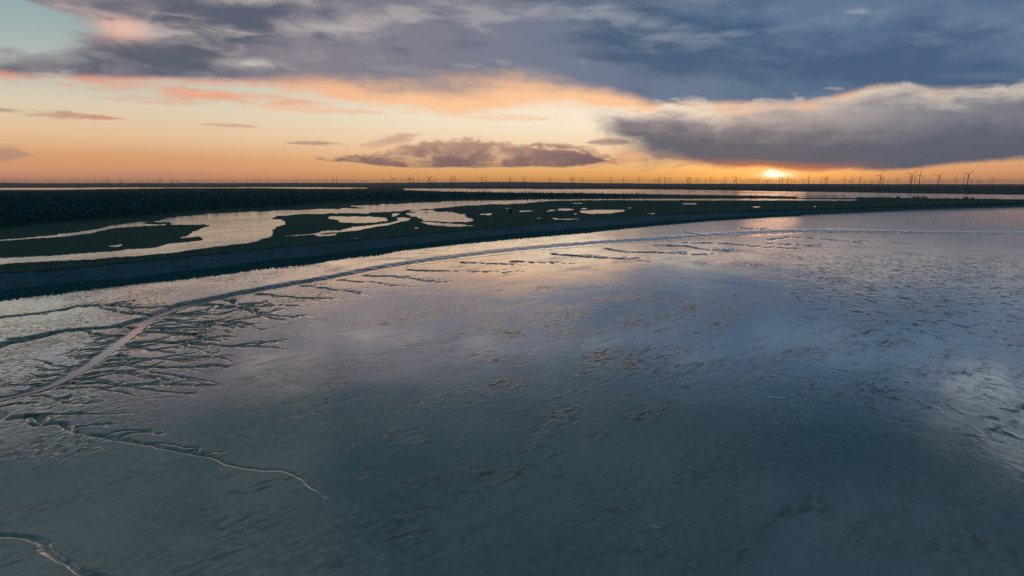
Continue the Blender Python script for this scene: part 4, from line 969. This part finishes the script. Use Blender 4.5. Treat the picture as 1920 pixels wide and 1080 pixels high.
# ------------------------------------------------------------------ buildings
def house(name, x, y, w, d_, hw, hr, label, wall, roofm, cat_, pale_side=None, rz=0.0, windows=3):
    gx, gy = [float(v) for v in at(x, y, TZ)]
    e = empty(name, (gx, gy, TZ), label, cat_, None, rz)
    m_ = MB(); m_.add([(-w / 2, -d_ / 2, -.5), (w / 2, -d_ / 2, -.5), (w / 2, d_ / 2, -.5), (-w / 2, d_ / 2, -.5), (-w / 2, -d_ / 2, hw), (w / 2, -d_ / 2, hw), (w / 2, d_ / 2, hw), (-w / 2, d_ / 2, hw), (-w / 2, 0, hw + hr), (w / 2, 0, hw + hr)],
               [(0, 1, 5, 4), (2, 3, 7, 6), (1, 2, 6, 9, 5), (3, 0, 4, 8, 7), (4, 5, 9, 8), (6, 7, 8, 9)])
    obj('wall', m_.mesh('wall'), wall, e)
    o_ = .06 * d_; r_ = MB()
    for sgn in (-1, 1):
        p = [(-w / 2 - o_, sgn * (d_ / 2 + o_), hw - o_ * hr / d_ * 2), (w / 2 + o_, sgn * (d_ / 2 + o_), hw - o_ * hr / d_ * 2), (w / 2 + o_, 0, hw + hr + .02), (-w / 2 - o_, 0, hw + hr + .02)]
        p2 = [(a, b, c + .25) for a, b, c in p]
        r_.add(p + p2, [(0, 1, 2, 3), (7, 6, 5, 4), (0, 1, 5, 4), (1, 2, 6, 5), (2, 3, 7, 6), (3, 0, 4, 7)])
    ro = obj('roof', r_.mesh('roof'), roofm, e)
    c_ = MB(); c_.box(w * .18, w * .18 + .07 * w + .3, -.4, .6, hw + hr * .5, hw + hr + 1.2); obj('chimney', c_.mesh('chimney'), roofm, ro)
    for k in range(windows):
        wx_ = -w / 2 + (k + .8) * w / (windows + .8)
        m2 = MB(); m2.box(wx_ - w * .05, wx_ + w * .05, -d_ / 2 - .06, -d_ / 2 + .02, hw * .35, hw * .75); obj('window', m2.mesh('window'), M_GLASS, e)
    m2 = MB(); m2.box(w * .38, w * .38 + .09 * w, -d_ / 2 - .08, -d_ / 2 + .02, -.2, hw * .72); obj('door', m2.mesh('door'), roofm, e)
    return e
house('farmhouse', 1808, 358.6, 24, 12, 5, 5, 'white farmhouse below the tallest wind turbine beyond the estuary', M_WHITE, M_ROOF, 'house', rz=.12)
house('barn', 234, 348.4, 64, 30, 16, 12, 'bright white barn on the far shore near the left edge', M_WHITE, M_WHITE, 'barn', windows=5)
house('barn', 372, 348.6, 60, 28, 13, 11, 'second white barn on the far shore, right of the bright one', M_WHITE, M_WHITE, 'barn', windows=5)
house('greenhouse', 1373, 351.6, 150, 30, 6, 5, 'long low pale greenhouse on the far shore left of the sun', M_PALE, M_PALE, 'greenhouse', windows=8)

# hut on the marsh
gx, gy = [float(v) for v in at(955.3, 400.2, TZ)]
e = empty('hut', (gx, gy, TZ), 'small dark wooden hut with one pale side wall alone on the marsh', 'hut', None, math.radians(24))
m_ = MB(); m_.box(-2.5, 2.5, -2.6, 2.6, -.4, 5.0); obj('wall', m_.mesh('wall'), M_WOOD, e)
m_ = MB(); m_.box(-2.62, -2.505, -2.6, 2.6, .1, 4.9); obj('pale_wall', m_.mesh('pale_wall'), M_PALE, e, label='pale grey boarded side wall')
m_ = MB(); m_.add([(-2.9, -3, 5.0), (2.9, -3, 5.0), (2.9, 3, 5.0), (-2.9, 3, 5.0), (-.9, -.9, 6.5), (.9, -.9, 6.5), (.9, .9, 6.5), (-.9, .9, 6.5)], [(3, 2, 1, 0), (4, 5, 6, 7), (0, 1, 5, 4), (1, 2, 6, 5), (2, 3, 7, 6), (3, 0, 4, 7)])
ro = obj('roof', m_.mesh('roof'), M_ROOF, e)
m_ = MB(); m_.box(-.7, .7, -.7, .7, 6.4, 8.0); obj('vent', m_.mesh('vent'), M_ROOF, ro)
m_ = MB(); m_.box(.2, 1.3, -2.68, -2.59, 0, 2.2); obj('door', m_.mesh('door'), M_ROOF, e)
m_ = MB(); m_.box(-1.7, -.5, -2.68, -2.59, 1.6, 2.8); obj('window', m_.mesh('window'), M_GLASS, e)
m_ = MB(); m_.box(-.6, .6, -2.68, -2.59, 3.4, 4.3); obj('window', m_.mesh('window'), M_GLASS, e)

# wading bird out on the mud
gx, gy = [float(v) for v in at(611, 751.5, 0.0)]
e = empty('bird', (gx, gy, 0.02), 'small dark wading bird standing alone on the wet mud', 'bird', None, math.radians(35), .85)
me = bpy.data.meshes.new('body')
sk = [((-.27, 0, .30), .025), ((-.16, 0, .31), .075), ((0, 0, .33), .12), ((.12, 0, .37), .10), ((.19, 0, .44), .05), ((.22, 0, .52), .042), ((.25, 0, .56), .055), ((.31, 0, .555), .03)]
me.from_pydata([p for p, r in sk], [(i, i + 1) for i in range(len(sk) - 1)], [])
bo = obj('body', me, M_BIRD, e)
sm_ = bo.modifiers.new('skin', 'SKIN'); bo.modifiers.new('sub', 'SUBSURF').levels = 1
if not me.skin_vertices: pass
for i, (p, r) in enumerate(sk): me.skin_vertices[0].data[i].radius = (r, r)
me.skin_vertices[0].data[2].use_root = True
m_ = MB(); m_.tube([(.32, 0, .555), (.46, 0, .53)], [.014, .004], 6); obj('bill', m_.mesh('bill'), M_GREY, e)
for sgn in (-1, 1):
    m_ = MB(); m_.tube([(.0, sgn * .05, .28), (-.03, sgn * .05, .15), (0, sgn * .05, 0), (.07, sgn * .05, 0)], [.02, .012, .012, .01], 6); obj('leg', m_.mesh('leg'), M_GREY, e)
    m_ = MB(); m_.add([(.12, sgn * .10, .40), (.0, sgn * .135, .36), (-.2, sgn * .08, .31), (-.34, sgn * .02, .28), (-.1, sgn * .1, .27), (.08, sgn * .11, .31)], [(0, 1, 5), (1, 4, 5), (1, 2, 4), (2, 3, 4)]); obj('wing', m_.mesh('wing'), M_BIRD, e)

# ------------------------------------------------------------------ air
hz = MB(); hz.box(-52000, 52000, -3200, 28500, -4.0, 175.0)
hm = bpy.data.materials.new('haze'); hm.use_nodes = True; hm.node_tree.nodes.clear(); g = G(hm.node_tree)
vo = g.node('ShaderNodeVolumePrincipled'); out = g.node('ShaderNodeOutputMaterial'); g.L.new(vo.outputs[0], out.inputs['Volume'])
vo.inputs['Color'].default_value = (.92, .92, .95, 1); vo.inputs['Density'].default_value = 2.6e-5; vo.inputs['Anisotropy'].default_value = .35
obj('haze', hz.mesh('haze'), hm, kind='stuff', label='thin evening haze over the whole landscape')
